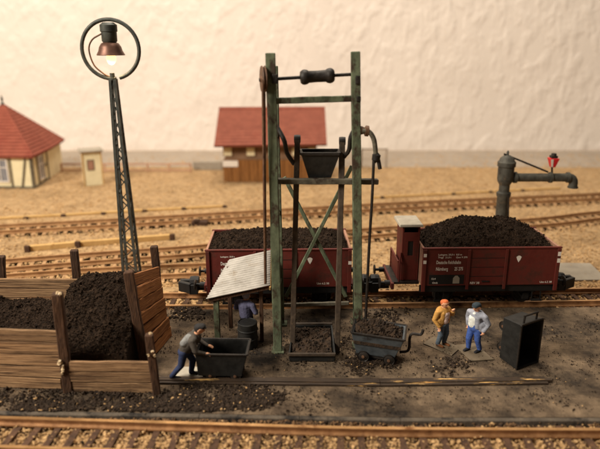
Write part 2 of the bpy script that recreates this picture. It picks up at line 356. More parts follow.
bt_c = off([P(x, y, ZB) for x, y in ((-60, 231), (0, 227.5), (135, 220), (260, 212.5), (370, 206), (490, 200), (600, 195), (680, 190))], 0)
ct_c = off([P(x, y, ZB) for x, y in ((-60, 268), (5, 263), (121, 254), (203, 248), (370, 231), (535, 221), (600, 214), (680, 209))], 0)
dt_c = off([P(x, y, ZB) for x, y in ((-60, 284), (0, 279), (100, 272), (215, 267))], 0)
track(front_c, ZR, 'brown rail and sleepers with tan ballast along the bottom edge')
track(wag_c, ZR, 'track the two coal wagons stand on behind the pavement')
track(bt_c, ZB, 'farthest blurred track just behind the water crane', far=True)
track(ct_c, ZB, 'reddish track slanting behind the lamp mast, next behind the wagons', far=True)
track(dt_c, ZB, 'short reddish siding right behind the coal bunker back wall', far=True)
def ballast(name, line, n, wd, zlo, size, m, label, xr=(-24, 24), m2=None):
    pts = []
    arr = [p for p in line if xr[0] - 3 < p.x < xr[1] + 3]
    while len(pts) < n:
        i = rnd.randrange(len(arr) - 1); p = arr[i].lerp(arr[i + 1], rnd.random()); o = rnd.uniform(-wd, wd)
        pts.append((p.x, p.y + o, zlo + rnd.uniform(-.02, .05) - max(0, abs(o) - 1.2) * .12))
    k = int(n * .8); mb = lumps(MB(), pts[:k], size); lumps(mb, pts[k:], size, mi=1)
    o = link(name, mb, [m, m2 or m], fix=False); return tag(o, label, 'gravel', kind='stuff')
bed = MB()
def trackbed(line, w0, w1, zt):
    for i in range(len(line) - 1):
        a, b = line[i], line[i + 1]
        bed.add([(a.x, a.y - w1, ZG - .05), (a.x, a.y - w0, zt), (a.x, a.y + w0, zt), (a.x, a.y + w1, ZG - .05), (b.x, b.y - w1, ZG - .05), (b.x, b.y - w0, zt), (b.x, b.y + w0, zt), (b.x, b.y + w1, ZG - .05)],
                [(0, 4, 5, 1), (1, 5, 6, 2), (2, 6, 7, 3)])
trackbed(front_c, 1.5, 2.1, ZR - .40)
ballast('track_ballast', front_c, 13000, 1.55, ZR - .35, (.06, .16), m_stone, 'tan stone ballast between the sleepers of the front track', (-13, 13), m_stone_d)
ballast('track_ballast', front_c, 2200, 1.5, ZR - .25, (.03, .1), m_stone, 'fine tan grains lying on the sleepers of the front track', (-13, 13), m_stone_d)
trackbed(wag_c, 1.4, 2.2, ZR - .34)
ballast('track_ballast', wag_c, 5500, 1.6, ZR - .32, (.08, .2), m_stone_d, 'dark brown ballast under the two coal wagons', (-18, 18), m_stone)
for ln, nm in ((bt_c, 'farthest track behind the crane'), (ct_c, 'slanting track behind the wagons'), (dt_c, 'siding behind the bunker')):
    trackbed(ln, 1.3, 2.6, ZB - .34)
    ballast('track_ballast', spline(ln, 6), 2600, 1.7, ZB - .31, (.1, .22), m_stone, 'tan ballast along the ' + nm, (-34, 34), m_stone_d)
bo = link('track_bed', bed, m_stone, fix=True); tag(bo, kind='structure')
# loose sand grains and pebbles on the tan ground
pts = []
while len(pts) < 16000:
    y = 29 + (rnd.random() ** 1.7) * 38; x = rnd.uniform(-.56, .56) * y
    pts.append((x, y, ZG + .01))
tag(link('sand_pebbles', lumps(MB(), pts, (.06, .22)), m_stone, fix=False), 'fine tan gravel strewn over the sandy ground', 'gravel', kind='stuff')
# ---------------------------------------------------------------- coal bunker
def plank(name, a, b, ht, th, m, parent, up=(0, 0, 1), seed=0):
    """a board from a to b with uneven edges"""
    a, b = V3(a), V3(b); d = (b - a); L = d.length; d.normalize(); sd = V3(up).cross(d).normalized(); u = d.cross(sd)
    r = random.Random(seed); n = 8; mb = MB(); lo = []
    for i in range(n + 1):
        t = i / n; e = r.uniform(-.012, .012); e2 = r.uniform(-.012, .012); q = r.uniform(-.012, .012)
        c = a + d * L * t
        lo.append([c + u * (-ht / 2 + e) + sd * (-th / 2 + q), c + u * (ht / 2 + e2) + sd * (-th / 2 + q), c + u * (ht / 2 + e2) + sd * (th / 2 + q), c + u * (-ht / 2 + e) + sd * (th / 2 + q)])
    vs = [p for q in lo for p in q]; fs = [(i * 4 + k, (i + 1) * 4 + k, (i + 1) * 4 + (k + 1) % 4, i * 4 + (k + 1) % 4) for i in range(n) for k in range(4)] + [(0, 1, 2, 3), tuple(n * 4 + k for k in (3, 2, 1, 0))]
    # local X along the board so the grain follows it
    M = M4.Translation((a + b) / 2) @ M4((d, sd, u)).transposed().to_4x4()
    me = bpy.data.meshes.new(name); Mi = M.inverted(); me.from_pydata([tuple(Mi @ V3(v)) for v in vs], [], fs); me.materials.append(m)
    bm = bmesh.new(); bm.from_mesh(me); bmesh.ops.recalc_face_normals(bm, faces=bm.faces); bm.to_mesh(me); bm.free()
    o = bpy.data.objects.new(name, me); C.objects.link(o); o.parent = parent; o.matrix_local = WORLD[parent].inverted() @ M
    WORLD[o] = M
    bv = o.modifiers.new('bevel', 'BEVEL'); bv.width = .01; bv.segments = 1
    return o
def post(a, b, wd, parent, m=None, name='post'):
    mb = MB(); a, b = V3(a), V3(b); n = 5
    for i in range(n):
        pass
    d = (b - a).normalized(); sx = V3((1, .15, 0)); sx = (sx - d * sx.dot(d)).normalized(); sy = d.cross(sx)
    vs = []
    for i in range(n + 1):
        c = a.lerp(b, i / n)
        for s, q in ((-1, -1), (1, -1), (1, 1), (-1, 1)):
            vs.append(c + sx * (s * wd / 2 + rnd.uniform(-.018, .018)) + sy * (q * wd / 2 + rnd.uniform(-.018, .018)))
    fs = [(i * 4 + k, i * 4 + (k + 1) % 4, (i + 1) * 4 + (k + 1) % 4, (i + 1) * 4 + k) for i in range(n) for k in range(4)] + [(3, 2, 1, 0), tuple(n * 4 + k for k in range(4))]
    mb.add(vs, fs)
    return link(name, mb, m or m_post, parent, bevel=.03, seg=1)
bk = thing('coal_bunker', P(70, 391), 'weathered plank coal bunker with leaning posts at the left edge', 'coal bunker')
k = 0
# left front wall: five boards
fa, fb = P(-75, 384), P(66, 389)
for i in range(5):
    h = .47
    plank('plank', fa + V3((0, rnd.uniform(-.02, .02), h * (i + .5))), fb + V3((rnd.uniform(-.12, .04), rnd.uniform(-.02, .02), h * (i + .5))), h - .05, .13, m_wood, bk, seed=k); k += 1
ga, gb = P(66, 392), P(154, 392)
for i in range(3):
    h = .42
    plank('plank', ga + V3((0, rnd.uniform(-.02, .02), h * (i + .5))), gb + V3((rnd.uniform(-.12, .02), rnd.uniform(-.02, .02), h * (i + .5))), h - .05, .12, m_wood, bk, seed=k); k += 1
# right wing wall leaning inwards
w0, w1 = P(147, 364), P(170, 337)
lean0 = A(133, 273, w0.y + .1) - w0; lean1 = A(156, 267, w1.y + .1) - w1
nb = 7
for i in range(nb):
    t = (i + .5) / nb
    a_ = w0 + lean0 * t; b_ = w1 + lean1 * t
    hh = (lean0.length + lean1.length) / 2 / nb
    plank('plank', a_ - (b_ - a_) * .02, b_ + (b_ - a_) * rnd.uniform(0, .06), hh - .06, .11 + .05 * (i % 2), m_wood_o, bk, up=lean0.normalized(), seed=k); k += 1
# back wall
ba, bb_ = P(-70, 331), P(160, 329)
for i in range(5):
    h = .44
    plank('plank', ba + V3((0, rnd.uniform(-.03, .03), h * (i + .5) + .3)), bb_ + V3((rnd.uniform(-.1, .1), rnd.uniform(-.03, .03), h * (i + .5) + .15)), h - .05, .12, m_wood, bk, seed=k); k += 1
yf = fa.y - .2
def base_of(px, py): return P(px, py)
for (px, py, tx, ty, wd) in ((69, 391, 57, 293, .33), (157, 395, 149, 334, .27)):
    b0 = base_of(px, py); post(b0, A(tx, ty, b0.y + .06), wd, bk)
post(w0 + V3((-.02, -.12, 0)), A(128.5, 271, w0.y + .02), .34, bk)
for (px, py, tx, ty, wd) in ((4, 327, 1, 256, .3), (81, 327, 74, 250, .31), (162, 328, 154, 246, .31)):
    b0 = base_of(px, py); post(b0, A(tx, ty, b0.y + .05), wd, bk)
# dried glue on the posts
gl = MB()
q0 = base_of(69, 391)
for (px, py, yy, r) in ((60, 362, q0.y - .2, .12), (63, 367, q0.y - .19, .1), (57.5, 293, q0.y, .1), (60, 293, q0.y - .05, .09), (62, 374, q0.y - .2, .07)):
    lumps(gl, [tuple(A(px + rnd.uniform(-.5, .5), py + rnd.uniform(-2, 2), yy)) for _ in range(4)], (r * .9, r * 1.6))
q1 = base_of(157, 395)
for (px, py, r) in ((150, 334, .08), (152, 351, .09), (149, 355, .07), (155, 356, .06)):
    lumps(gl, [tuple(A(px + rnd.uniform(-1, 1), py + rnd.uniform(-1, 1), q1.y - .16)) for _ in range(3)], (r * .8, r * 1.5))
tag(link('glue_blob', gl, m_gum, bk, smooth=True), kind='stuff')
# coal inside
xl, xm, xr_ = P(-75, 350).x, P(70, 370).x - .4, P(146, 352).x
yF, yB = fa.y + .12, ba.y - .12
def hl(x, y):
    t = (y - yF) / (yB - yF); return 1.72 - .25 * t + .25 * math.exp(-((x - xl) / 3) ** 2)
def hr(x, y):
    t = (y - yF) / (yB - yF); u = (x - xm) / (xr_ - xm)
    return .75 + 2.05 * min(1, max(0, t * 1.6)) ** .75 - .35 * max(0, t - .8) * 3 + .15 * math.sin(u * 3.1) - .3 * t * (max(0, .12 - u) / .12) ** 1.2
tag(heap('coal_heap', xl, xm - .05, yF, yB, hl, .01, m_coal, (.024, .12), 9000, seed=3, amp=.24, nx=70, ny=60), 'lower black coal heap behind the tall front planks, left bay', 'coal heap', 'coal heaps in the bunker')
tag(heap('coal_heap', xm, xr_ - .1, yF + .1, yB, hr, .01, m_coal, (.024, .12), 9000, seed=9, amp=.2, nx=70, ny=60), 'tall black coal heap sloping down to the low planks, right bay', 'coal heap', 'coal heaps in the bunker')
# ---------------------------------------------------------------- spilled coal on the pavement
def spill(name, poly_px, n, size, label, m=m_coal_spill, dens=None, m2=None, z=.015):
    pts = []; xs = [p[0] for p in poly_px]; ys = [p[1] for p in poly_px]
    def inside(x, y):
        c = False; j = len(poly_px) - 1
        for i in range(len(poly_px)):
            xi, yi = poly_px[i]; xj, yj = poly_px[j]
            if (yi > y) != (yj > y) and x < (xj - xi) * (y - yi) / (yj - yi) + xi: c = not c
            j = i
        return c
    tr = 0
    while len(pts) < n and tr < n * 40:
        tr += 1; x = rnd.uniform(min(xs), max(xs)); y = rnd.uniform(min(ys), max(ys))
        if inside(x + rnd.gauss(0, 7), y + rnd.gauss(0, 1.6)):
            q = P(x, y)
            d = float(vnoise(np.array([q.x * 1.3 + 20]), np.array([q.y * 1.3]), 5)[0]) + .5
            d2 = float(vnoise(np.array([q.x * .7 + 9]), np.array([q.y * 1.1 + 3]), 8)[0]) + .5
            if rnd.random() < max(.1, (d - .2) * 1.8) * max(.3, (d2 - .1) * 2.2) * (1 if m2 is None else 1): pts.append((q.x, q.y, z + rnd.uniform(0, .05)))
    k = int(len(pts) * .972); k2 = int(k * .88); mb = lumps(MB(), pts[:k2], (size[0], size[0] * 2.6), jag=.34); lumps(mb, pts[k2:k], (size[1] * .6, size[1] * 1.15), jag=.36); lumps(mb, pts[k:], (size[0], size[1] * .8), mi=1)
    return tag(link(name, mb, [m, m2 or m_stone], fix=False), label, 'spilled coal', kind='stuff')
spill('spilled_coal', [(-30, 386), (40, 391), (150, 391), (200, 383), (250, 385), (285, 397), (262, 409), (200, 412), (90, 410), (-30, 412)], 15000, (.03, .14), 'black coal grit strewn along the front of the bunker')
spill('spilled_coal', [(335, 362), (372, 356), (400, 368), (385, 377), (330, 376)], 1100, (.025, .1), 'grey black coal grit under the loaded tub')
spill('spilled_coal', [(165, 306), (205, 306), (205, 320), (168, 322)], 500, (.04, .16), 'dark grit beside the wagon track left of the canopy')
spill('spilled_coal', [(360, 310), (410, 308), (395, 322), (365, 324)], 260, (.04, .16), 'brown grit beside the wagon track behind the loaded tub')
spill('spilled_coal', [(425, 362), (450, 357), (470, 362), (478, 372), (440, 377)], 260, (.03, .14), 'small dark patch of grit in front of the two standing men')
spill('spilled_coal', [(0, 413), (600, 419), (600, 423), (300, 421), (0, 416.5)], 1500, (.05, .15), 'dark grit in the gap between kerb and front rail', m=m_stone_d, z=-.12)
spill('coal_dust', [(-20, 412), (600, 416), (620, 330), (600, 309), (170, 311), (160, 380), (-20, 388)], 5200, (.02, .07), 'fine dark grit scattered thinly over the whole pavement', m=m_coal_spill)
spill('coal_dust', [(268, 330), (300, 318), (362, 318), (372, 350), (352, 372), (280, 372)], 1500, (.02, .09), 'dense dark grit around the feet of the tower', m=m_coal_spill)
# ---------------------------------------------------------------- rubbed guide rail in the pavement
gr = thing('guide_rail', P(350, 382), 'dark flat rail with bright rubbed patches crossing the pavement', 'rail')
ra, rb, rc = P(157, 380, .05), P(380, 382.5, .05), P(552, 380.5, .05)
for dy, wd, ht in ((0, .15, .12), (-.15, .13, .085), (.15, .13, .1)):
    mb = MB(); mb.beam(ra + V3((0, dy, ht / 2 - .05)), rb + V3((0, dy, ht / 2 - .05)), wd, ht); mb.beam(rb + V3((0, dy, ht / 2 - .05)), rc + V3((-.2 if dy else 0, dy, ht / 2 - .05)), wd, ht)
    link('bar', mb, m_scrape, gr, bevel=.02)
# ---------------------------------------------------------------- coal hoist tower
tw = thing('hoist_tower', P(316, 348), 'green steel coal hoist tower with winding drum and cross bracing', 'hoist tower')
fl, frr = P(278, 351), P(358.5, 346)
YF = fl.y
YRr = P(283, 324).y
tl, tr_ = A(270.5, 53, YF), A(355.3, 51.5, frr.y)
def steel(name, a, b, wd, m, dp=None, up=(0, 1, 0)):
    mb = MB(); a, b = V3(a), V3(b); n = 10
    d = b - a; L = d.length; d.normalize(); sd = V3(up).cross(d).normalized(); u = d.cross(sd); dp = dp or wd
    vs = []
    for i in range(n + 1):
        c = a + d * L * i / n
        for s, q in ((-1, -1), (1, -1), (1, 1), (-1, 1)):
            vs.append(c + sd * (s * wd / 2 + rnd.uniform(-.008, .008)) + u * (q * dp / 2 + rnd.uniform(-.008, .008)))
    mb.add(vs, [(i * 4 + k, i * 4 + (k + 1) % 4, (i + 1) * 4 + (k + 1) % 4, (i + 1) * 4 + k) for i in range(n) for k in range(4)] + [(3, 2, 1, 0), tuple(n * 4 + k for k in range(4))])
    return link(name, mb, m, tw, bevel=.02, seg=1)
steel('front_post', fl, tl, .34, m_green); steel('front_post', frr, tr_, .32, m_green)
rl0, rr0 = P(281.5, 324), P(356, 322)
rl1, rr1 = A(274.5, 66, rl0.y), A(355, 66, rr0.y)
steel('rear_post', rl0, rl1, .26, m_green); steel('rear_post', rr0, rr1, .26, m_green)
# short ties joining rear posts to front posts
for z in (2.2, 5.2, 8.4):
    for (f0, f1, r0_, r1_) in ((fl, tl, rl0, rl1), (frr, tr_, rr0, rr1)):
        a = f0.lerp(f1, z / f1.z); b = r0_.lerp(r1_, z / r1_.z); steel('tie_bar', a, b, .14, m_green, up=(1, 0, 0))
steel('brace', A(284, 177, rl0.y - .16), A(346, 297, rl0.y - .16), .16, m_green, .07)
steel('brace', A(352, 166, rl0.y - .26), A(286, 297, rl0.y - .26), .16, m_green, .07)
steel('crossbar', A(272, 101, YF), A(357, 98.5, frr.y), .22, m_green, .16, up=(0, 1, 0))
steel('rear_crossbar', A(283, 305, rl0.y), A(349, 303, rl0.y), .16, m_bar, .12)
steel('platform_bar', A(277, 181, YF + .28), A(378, 181.5, frr.y + .3), .2, m_bar, .26)
# winding axle, drum, side wheel
ax0, ax1 = A(259, 80, YF), A(358, 74, frr.y)
link('axle', MB().tube([ax0, ax1], .06, 10), m_darkm, tw, smooth=True)
dc = ax0.lerp(ax1, .585); dd = (ax1 - ax0).normalized()
link('winding_drum', MB().lathe([(.09, -.62), (.2, -.6), (.25, -.54), (.27, -.46), (.25, -.36), (.21, -.3), (.2, 0), (.21, .3), (.25, .36), (.27, .46), (.25, .54), (.2, .6), (.09, .62)], dc, dd, 20), m_darkm, tw, smooth=True)
wc = A(263.5, 79, YF)
wdir = (V3((1, 0, 0)) + V3((0, .22, 0))).normalized()
link('belt_wheel', MB().lathe([(.1, -.12), (.12, -.08), (.44, -.08), (.46, -.05), (.4, 0), (.46, .05), (.44, .08), (.12, .08), (.1, .12)], wc, wdir, 24), m_brownm, tw, smooth=True)
bt = MB()
for s in (-1, 1): bt.tube([wc + V3((0, s * .4, 0)), A(265.5, 283, YF - .1) + V3((.0, s * .06, 0))], .05, 8)
link('drive_belt', bt, m_brownm, tw, smooth=True)
link('bearing', MB().box(A(357.5, 80, frr.y - .12), (.16, .2, .3)), m_darkm, tw, bevel=.03); link('bolt_plate', MB().box(A(358.5, 99, frr.y - .1), (.16, .2, .2)), m_darkm, tw, bevel=.03)
link('bearing', MB().box(A(275, 79, YF - .18), (.2, .12, .34)), m_darkm, tw, bevel=.03)
# skip guides (dark leaning channels with rounded tops)
for (bx, by, tx, ty) in ((292.5, 352, 297.3, 139), (337, 352, 342.3, 141)):
    b0 = P(bx, by); t0 = A(tx, ty, YF + .95)
    g0 = steel('skip_guide', b0, t0, .21, m_guide, .3)
    link('guide_cap', MB().lathe([(.02, -.13), (.15, -.12), (.16, 0), (.15, .12), (.02, .13)], t0, (1, 0, 0), 14), m_darkm, tw, smooth=True)
# swing arms and pull rod
link('swing_arm', MB().tube(spline([A(276.5, 126, YF + .75), A(284, 140, YF + .5), A(287, 153, YF + .6), A(294, 164, YF + .8)], 8), .085, 8), m_darkm, tw, smooth=True)
link('swing_arm', MB().tube(spline([A(354, 130, YF + .5), A(350.5, 138, YF + .5), A(349, 150, YF + .6), A(344, 157, YF + .8)], 8), .085, 8), m_darkm, tw, smooth=True)
link('bracket_bolt', MB().lathe([(.1, -.35), (.15, -.3), (.16, .0), (.12, .1), (.2, .14), (.2, .26), (.05, .3)], A(361.5, 130.5, frr.y), (1, 0, -.1), 12), m_brownm, tw, smooth=True)
YK = frr.y - .1
link('curved_arm', MB().tube(spline([A(362, 131, YK), A(369, 132, YK), A(374, 140, YK), A(376, 156, YK)], 8), [.09] * 24 + [.1], 10), m_bar, tw, smooth=True)
link('hook', MB().tube(spline([A(374, 163, YK), A(375, 156, YK), A(378, 159, YK), A(380, 169, YK)], 6), .075, 8).lathe([(.05, -.2), (.15, -.12), (.16, .08), (.06, .16)], A(376.2, 157, YK), (.15, 0, 1), 12), m_darkm, tw, smooth=True)
link('pull_rod', MB().tube(spline([A(373.7, 161, YK), A(372, 200, YK), A(369.5, 240, YK), A(366.5, 300, YK), A(365, 335, YK)], 8), .055, 8), m_darkm, tw, smooth=True)
# footing plates
for q in (fl, frr, rl0, rr0):
    link('footing', MB().box((q.x, q.y, .04), (.5, .5, .08)), m_green, tw, bevel=.02)
def open_tub(mb, lo, hi, th=.05):
    """open box: lo/hi rings of four corners; inner skin offset towards the middle"""
    lo = [V3(p) for p in lo]; hi = [V3(p) for p in hi]; cl = sum(lo, V3()) / 4; chh = sum(hi, V3()) / 4
    up = (chh - cl).normalized()
    li = [p + (cl - p).normalized() * th * 1.4 + up * th for p in lo]; h_i = [p + (chh - p).normalized() * th * 1.4 for p in hi]
    vs = lo + hi + li + h_i
    fs = [(3, 2, 1, 0), (8, 9, 10, 11)]
    for i in range(4):
        j = (i + 1) % 4; fs += [(i, j, 4 + j, 4 + i), (4 + i, 4 + j, 12 + j, 12 + i), (12 + i, 12 + j, 8 + j, 8 + i)]
    return mb.add(vs, fs)
# raised skip
sk = thing('hoist_skip', A(319, 178, YF + .5), 'black trapezoid skip raised high between the tower guides', 'skip', 'hoist skips')
ys = YF + .45
lo = [A(308.5, 178, ys + .15), A(331, 178, ys + .15), A(331, 178, ys + .15) + V3((0, .6, 0)), A(308.5, 178, ys + .15) + V3((0, .6, 0))]
hi = [A(301, 154, ys), A(340, 154, ys), A(340, 154, ys) + V3((0, .8, 0)), A(301, 154, ys) + V3((0, .8, 0))]
link('tub', open_tub(MB(), lo, hi), m_cartd, sk, bevel=.02)
link('rim', MB().beam(hi[0], hi[1], .08, .12).beam(hi[1], hi[2], .08, .11).beam(hi[3], hi[2], .08, .12).beam(hi[0], hi[3], .08, .11), m_darkm, sk, bevel=.02)
# lowered skip
s2 = thing('hoist_skip', P(314, 360), 'black scoop skip lowered to the pavement with brown slack inside', 'skip', 'hoist skips')
fY = P(314, 362).y; x0_, x1_ = P(287, 362).x, P(337, 362).x
lo = [V3((x0_ + .1, fY, .02)), V3((x1_ - .1, fY, .02)), V3((x1_ - .15, fY + 1.75, .02)), V3((x0_ + .15, fY + 1.75, .02))]
bz = A(315, 324, fY + 1.8).z
hi = [V3((x0_ + .05, fY - .02, .34)), V3((x1_ - .05, fY - .02, .34)), V3((x1_ - .1, fY + 1.8, bz)), V3((x0_ + .2, fY + 1.8, bz))]
link('tub', open_tub(MB(), lo, hi, .07), m_cartd, s2, bevel=.02)
link('lip', MB().beam(hi[0], hi[1], .1, .14), m_guide, s2, bevel=.03)
link('rim', MB().beam(hi[3], hi[2], .1, .12), m_guide, s2, bevel=.03)
def sk_h(x, y): return .26 + (bz - .36) * ((y - fY) / 1.8)
slk = heap('slack_heap', x0_ + .2, x1_ - .2, fY + .1, fY + 1.68, sk_h, .08, m_dirt, (.05, .16), 260, seed=21, amp=.12, nx=26, ny=26)
tag(slk, 'brown slack lying in the lowered skip', 'coal slack', 'slack loads')
# ---------------------------------------------------------------- canopy
cn = thing('canopy_shelter', P(240, 342), 'small lean-to canopy with pale corrugated roof beside the tower', 'canopy')
yc = P(218, 343).y
FLc, FRc = A(206, 299, yc - .25), A(270, 285.5, yc - .25)
BRc, BLc = A(270.5, 250, yc + 1.9), A(229, 259.5, yc + 1.9)
nx_, ny_ = 4, 128
mb = MB(); vs = []
for j in range(ny_ + 1):
    t = j / ny_
    for i in range(nx_ + 1):
        s_ = i / nx_; p = FLc.lerp(FRc, s_).lerp(BLc.lerp(BRc, s_), t)
        nrm = (FRc - FLc).cross(BLc - FLc).normalized()
        vs.append(p + nrm * (0.024 * math.sin(j / 8 * 2 * math.pi)))
fs = [(j * (nx_ + 1) + i, j * (nx_ + 1) + i + 1, (j + 1) * (nx_ + 1) + i + 1, (j + 1) * (nx_ + 1) + i) for j in range(ny_) for i in range(nx_)]
mb.add(vs, fs)
ro = link('corrugated_roof', mb, m_tin, cn, smooth=True, fix=False)
so = ro.modifiers.new('solid', 'SOLIDIFY'); so.thickness = .04; so.offset = -1
dn = V3((0, 0, -.14))
link('edge_board', MB().beam(FRc + dn, BRc + dn, .07, .16), m_yellow, cn, bevel=.01)
link('edge_board', MB().beam(FLc.lerp(FRc, .02) + dn + V3((0, .12, 0)), FLc.lerp(FRc, .98) + dn + V3((0, .12, 0)), .07, .12), m_post, cn, bevel=.01)
def cpost(px, py, m, r, ytop=None):
    b0 = P(px, py); s_ = (b0.y - FLc.y) / (BLc.y - FLc.y); u = (b0.x - FLc.x) / (FRc.x - FLc.x)
    zt = FLc.lerp(FRc, u).lerp(BLc.lerp(BRc, u), s_).z - .1
    link('support_post', MB().beam(b0, V3((b0.x, b0.y, zt)), r, r, up=(0, 1, 0)), m, cn, bevel=.02)
cpost(218, 343, m_green, .22); cpost(231, 327, m_post, .17); cpost(262, 341, m_post, .15)
# drum under the canopy
db = P(248, 346)
dr = thing('storage_drum', db, 'dark brown upright drum standing under the corrugated canopy', 'drum')
link('barrel', MB().lathe([(.36, 0), (.4, .03), (.4, .36), (.425, .38), (.425, .42), (.4, .44), (.4, .74), (.425, .76), (.425, .8), (.4, .82), (.4, 1.08), (.37, 1.1), (.36, 1.07), (.02, 1.06)], db, (0, 0, 1), 24), m_cartd, dr, smooth=True)
# ---------------------------------------------------------------- tipper tubs (hand carts)
def tub_cart(name, M, label, body, group='hand tubs', lox=(-.62, .58), loy=.3, loz=.2, handle='crank'):
    """x along the tub, y across, z up; base at z=0; M places it"""
    t = bpy.data.objects.new(name, None); C.objects.link(t); t.matrix_world = M; t.empty_display_size = .3
    WORLD[t] = M4.Identity(4); tag(t, label, 'hand tub', group)
    lo = [(lox[0], -loy, loz), (lox[1], -loy, loz), (lox[1], loy, loz), (lox[0], loy, loz)]
    hi = [(-.8, -.52, 1.0), (.84, -.52, 1.0), (.84, .52, 1.0), (-.8, .52, 1.0)]
    link('tub', open_tub(MB(), lo, hi, .05), body, t, bevel=.025)
    link('rim', MB().beam(hi[0], hi[1], .06, .06).beam(hi[1], hi[2], .06, .055).beam(hi[2], hi[3], .06, .06).beam(hi[3], hi[0], .06, .055), m_darkm, t, bevel=.015)
    link('chassis', MB().box((0, -.22, loz - .06), (1.3, .1, .1)).box((0, .22, loz - .06), (1.3, .1, .1)).box((-.5, 0, loz - .07), (.1, .5, .08)).box((.5, 0, loz - .07), (.1, .5, .08)), m_darkm, t, bevel=.015)
    for x in (-.38, .42):
        for y in (-.36, .36):
            wo = link('wheel', MB().lathe([(.03, -.05), (.12, -.05), (.16, -.03), (.175, -.05), (.175, .05), (.16, .03), (.12, .05), (.03, .05)], (x, y, .175), (0, 1, 0), 18), m_darkm, t, smooth=True)
            link('hub', MB().lathe([(.02, -.08), (.05, -.075), (.05, .075), (.02, .08)], (x, y, .175), (0, 1, 0), 10), m_brownm, wo, smooth=True)
    if handle == 'crank':
        link('handle', MB().tube(spline([V3((.72, 0, .3)), V3((.98, 0, .42)), V3((.98, 0, .85)), V3((1.05, 0, 1.0)), V3((1.3, 0, 1.02)), V3((1.36, 0, 1.2))], 6), .045, 8), m_darkm, t, smooth=True)
    else:
        link('handle', MB().tube([(-.78, -.3, .9), (-1.05, -.3, .92)], .035, 8).tube([(-.78, .3, .9), (-1.05, .3, .92)], .035, 8).tube([(-1.05, -.34, .92), (-1.05, .34, .92)], .035, 8), m_darkm, t, smooth=True)
    return t
def place(p, rz, rx=0, ry=0, s=1.0, dz=0):
    return M4.Translation(V3((p.x, p.y, dz))) @ M4.Rotation(rz, 4, 'Z') @ M4.Rotation(ry, 4, 'Y') @ M4.Rotation(rx, 4, 'X') @ M4.Scale(s, 4)
c1p = P(224, 374)
tub_cart('hand_tub', place(c1p, -.03, s=1.15), 'empty dark tub being pushed by the bent man', m_cartd, handle='bar', lox=(-.76, .64), loy=.42, loz=.17)
c2p = P(376, 357)
M2 = place(c2p, -.22, ry=.05, s=1.24)
tub_cart('hand_tub', M2, 'grey tub heaped with brown slack and a cranked handle', m_cart)
def ld(x, y): return .93 + .2 * (1 - (x / .8) ** 2) * (1 - (y / .5) ** 2)
tag(heap('slack_heap', -.72, .75, -.44, .44, ld, .6, m_dirt, (.05, .17), 300, M=M2, seed=31, amp=.14, nx=30, ny=22), 'brown slack heaped in the grey tub with cranked handle', 'coal slack', 'slack loads')
# upended tub: stands on its end, open top towards the right front
c3p = P(518, 361)
M3 = place(c3p, math.radians(-60), ry=math.radians(90), s=1.14, dz=.96) @ M4.Translation((0, 0, -.62))
tub_cart('hand_tub', M3, 'black tub stood on end with its opening facing right', m_cartd, handle='bar', lox=(-.74, .78), loy=.46, loz=.2)
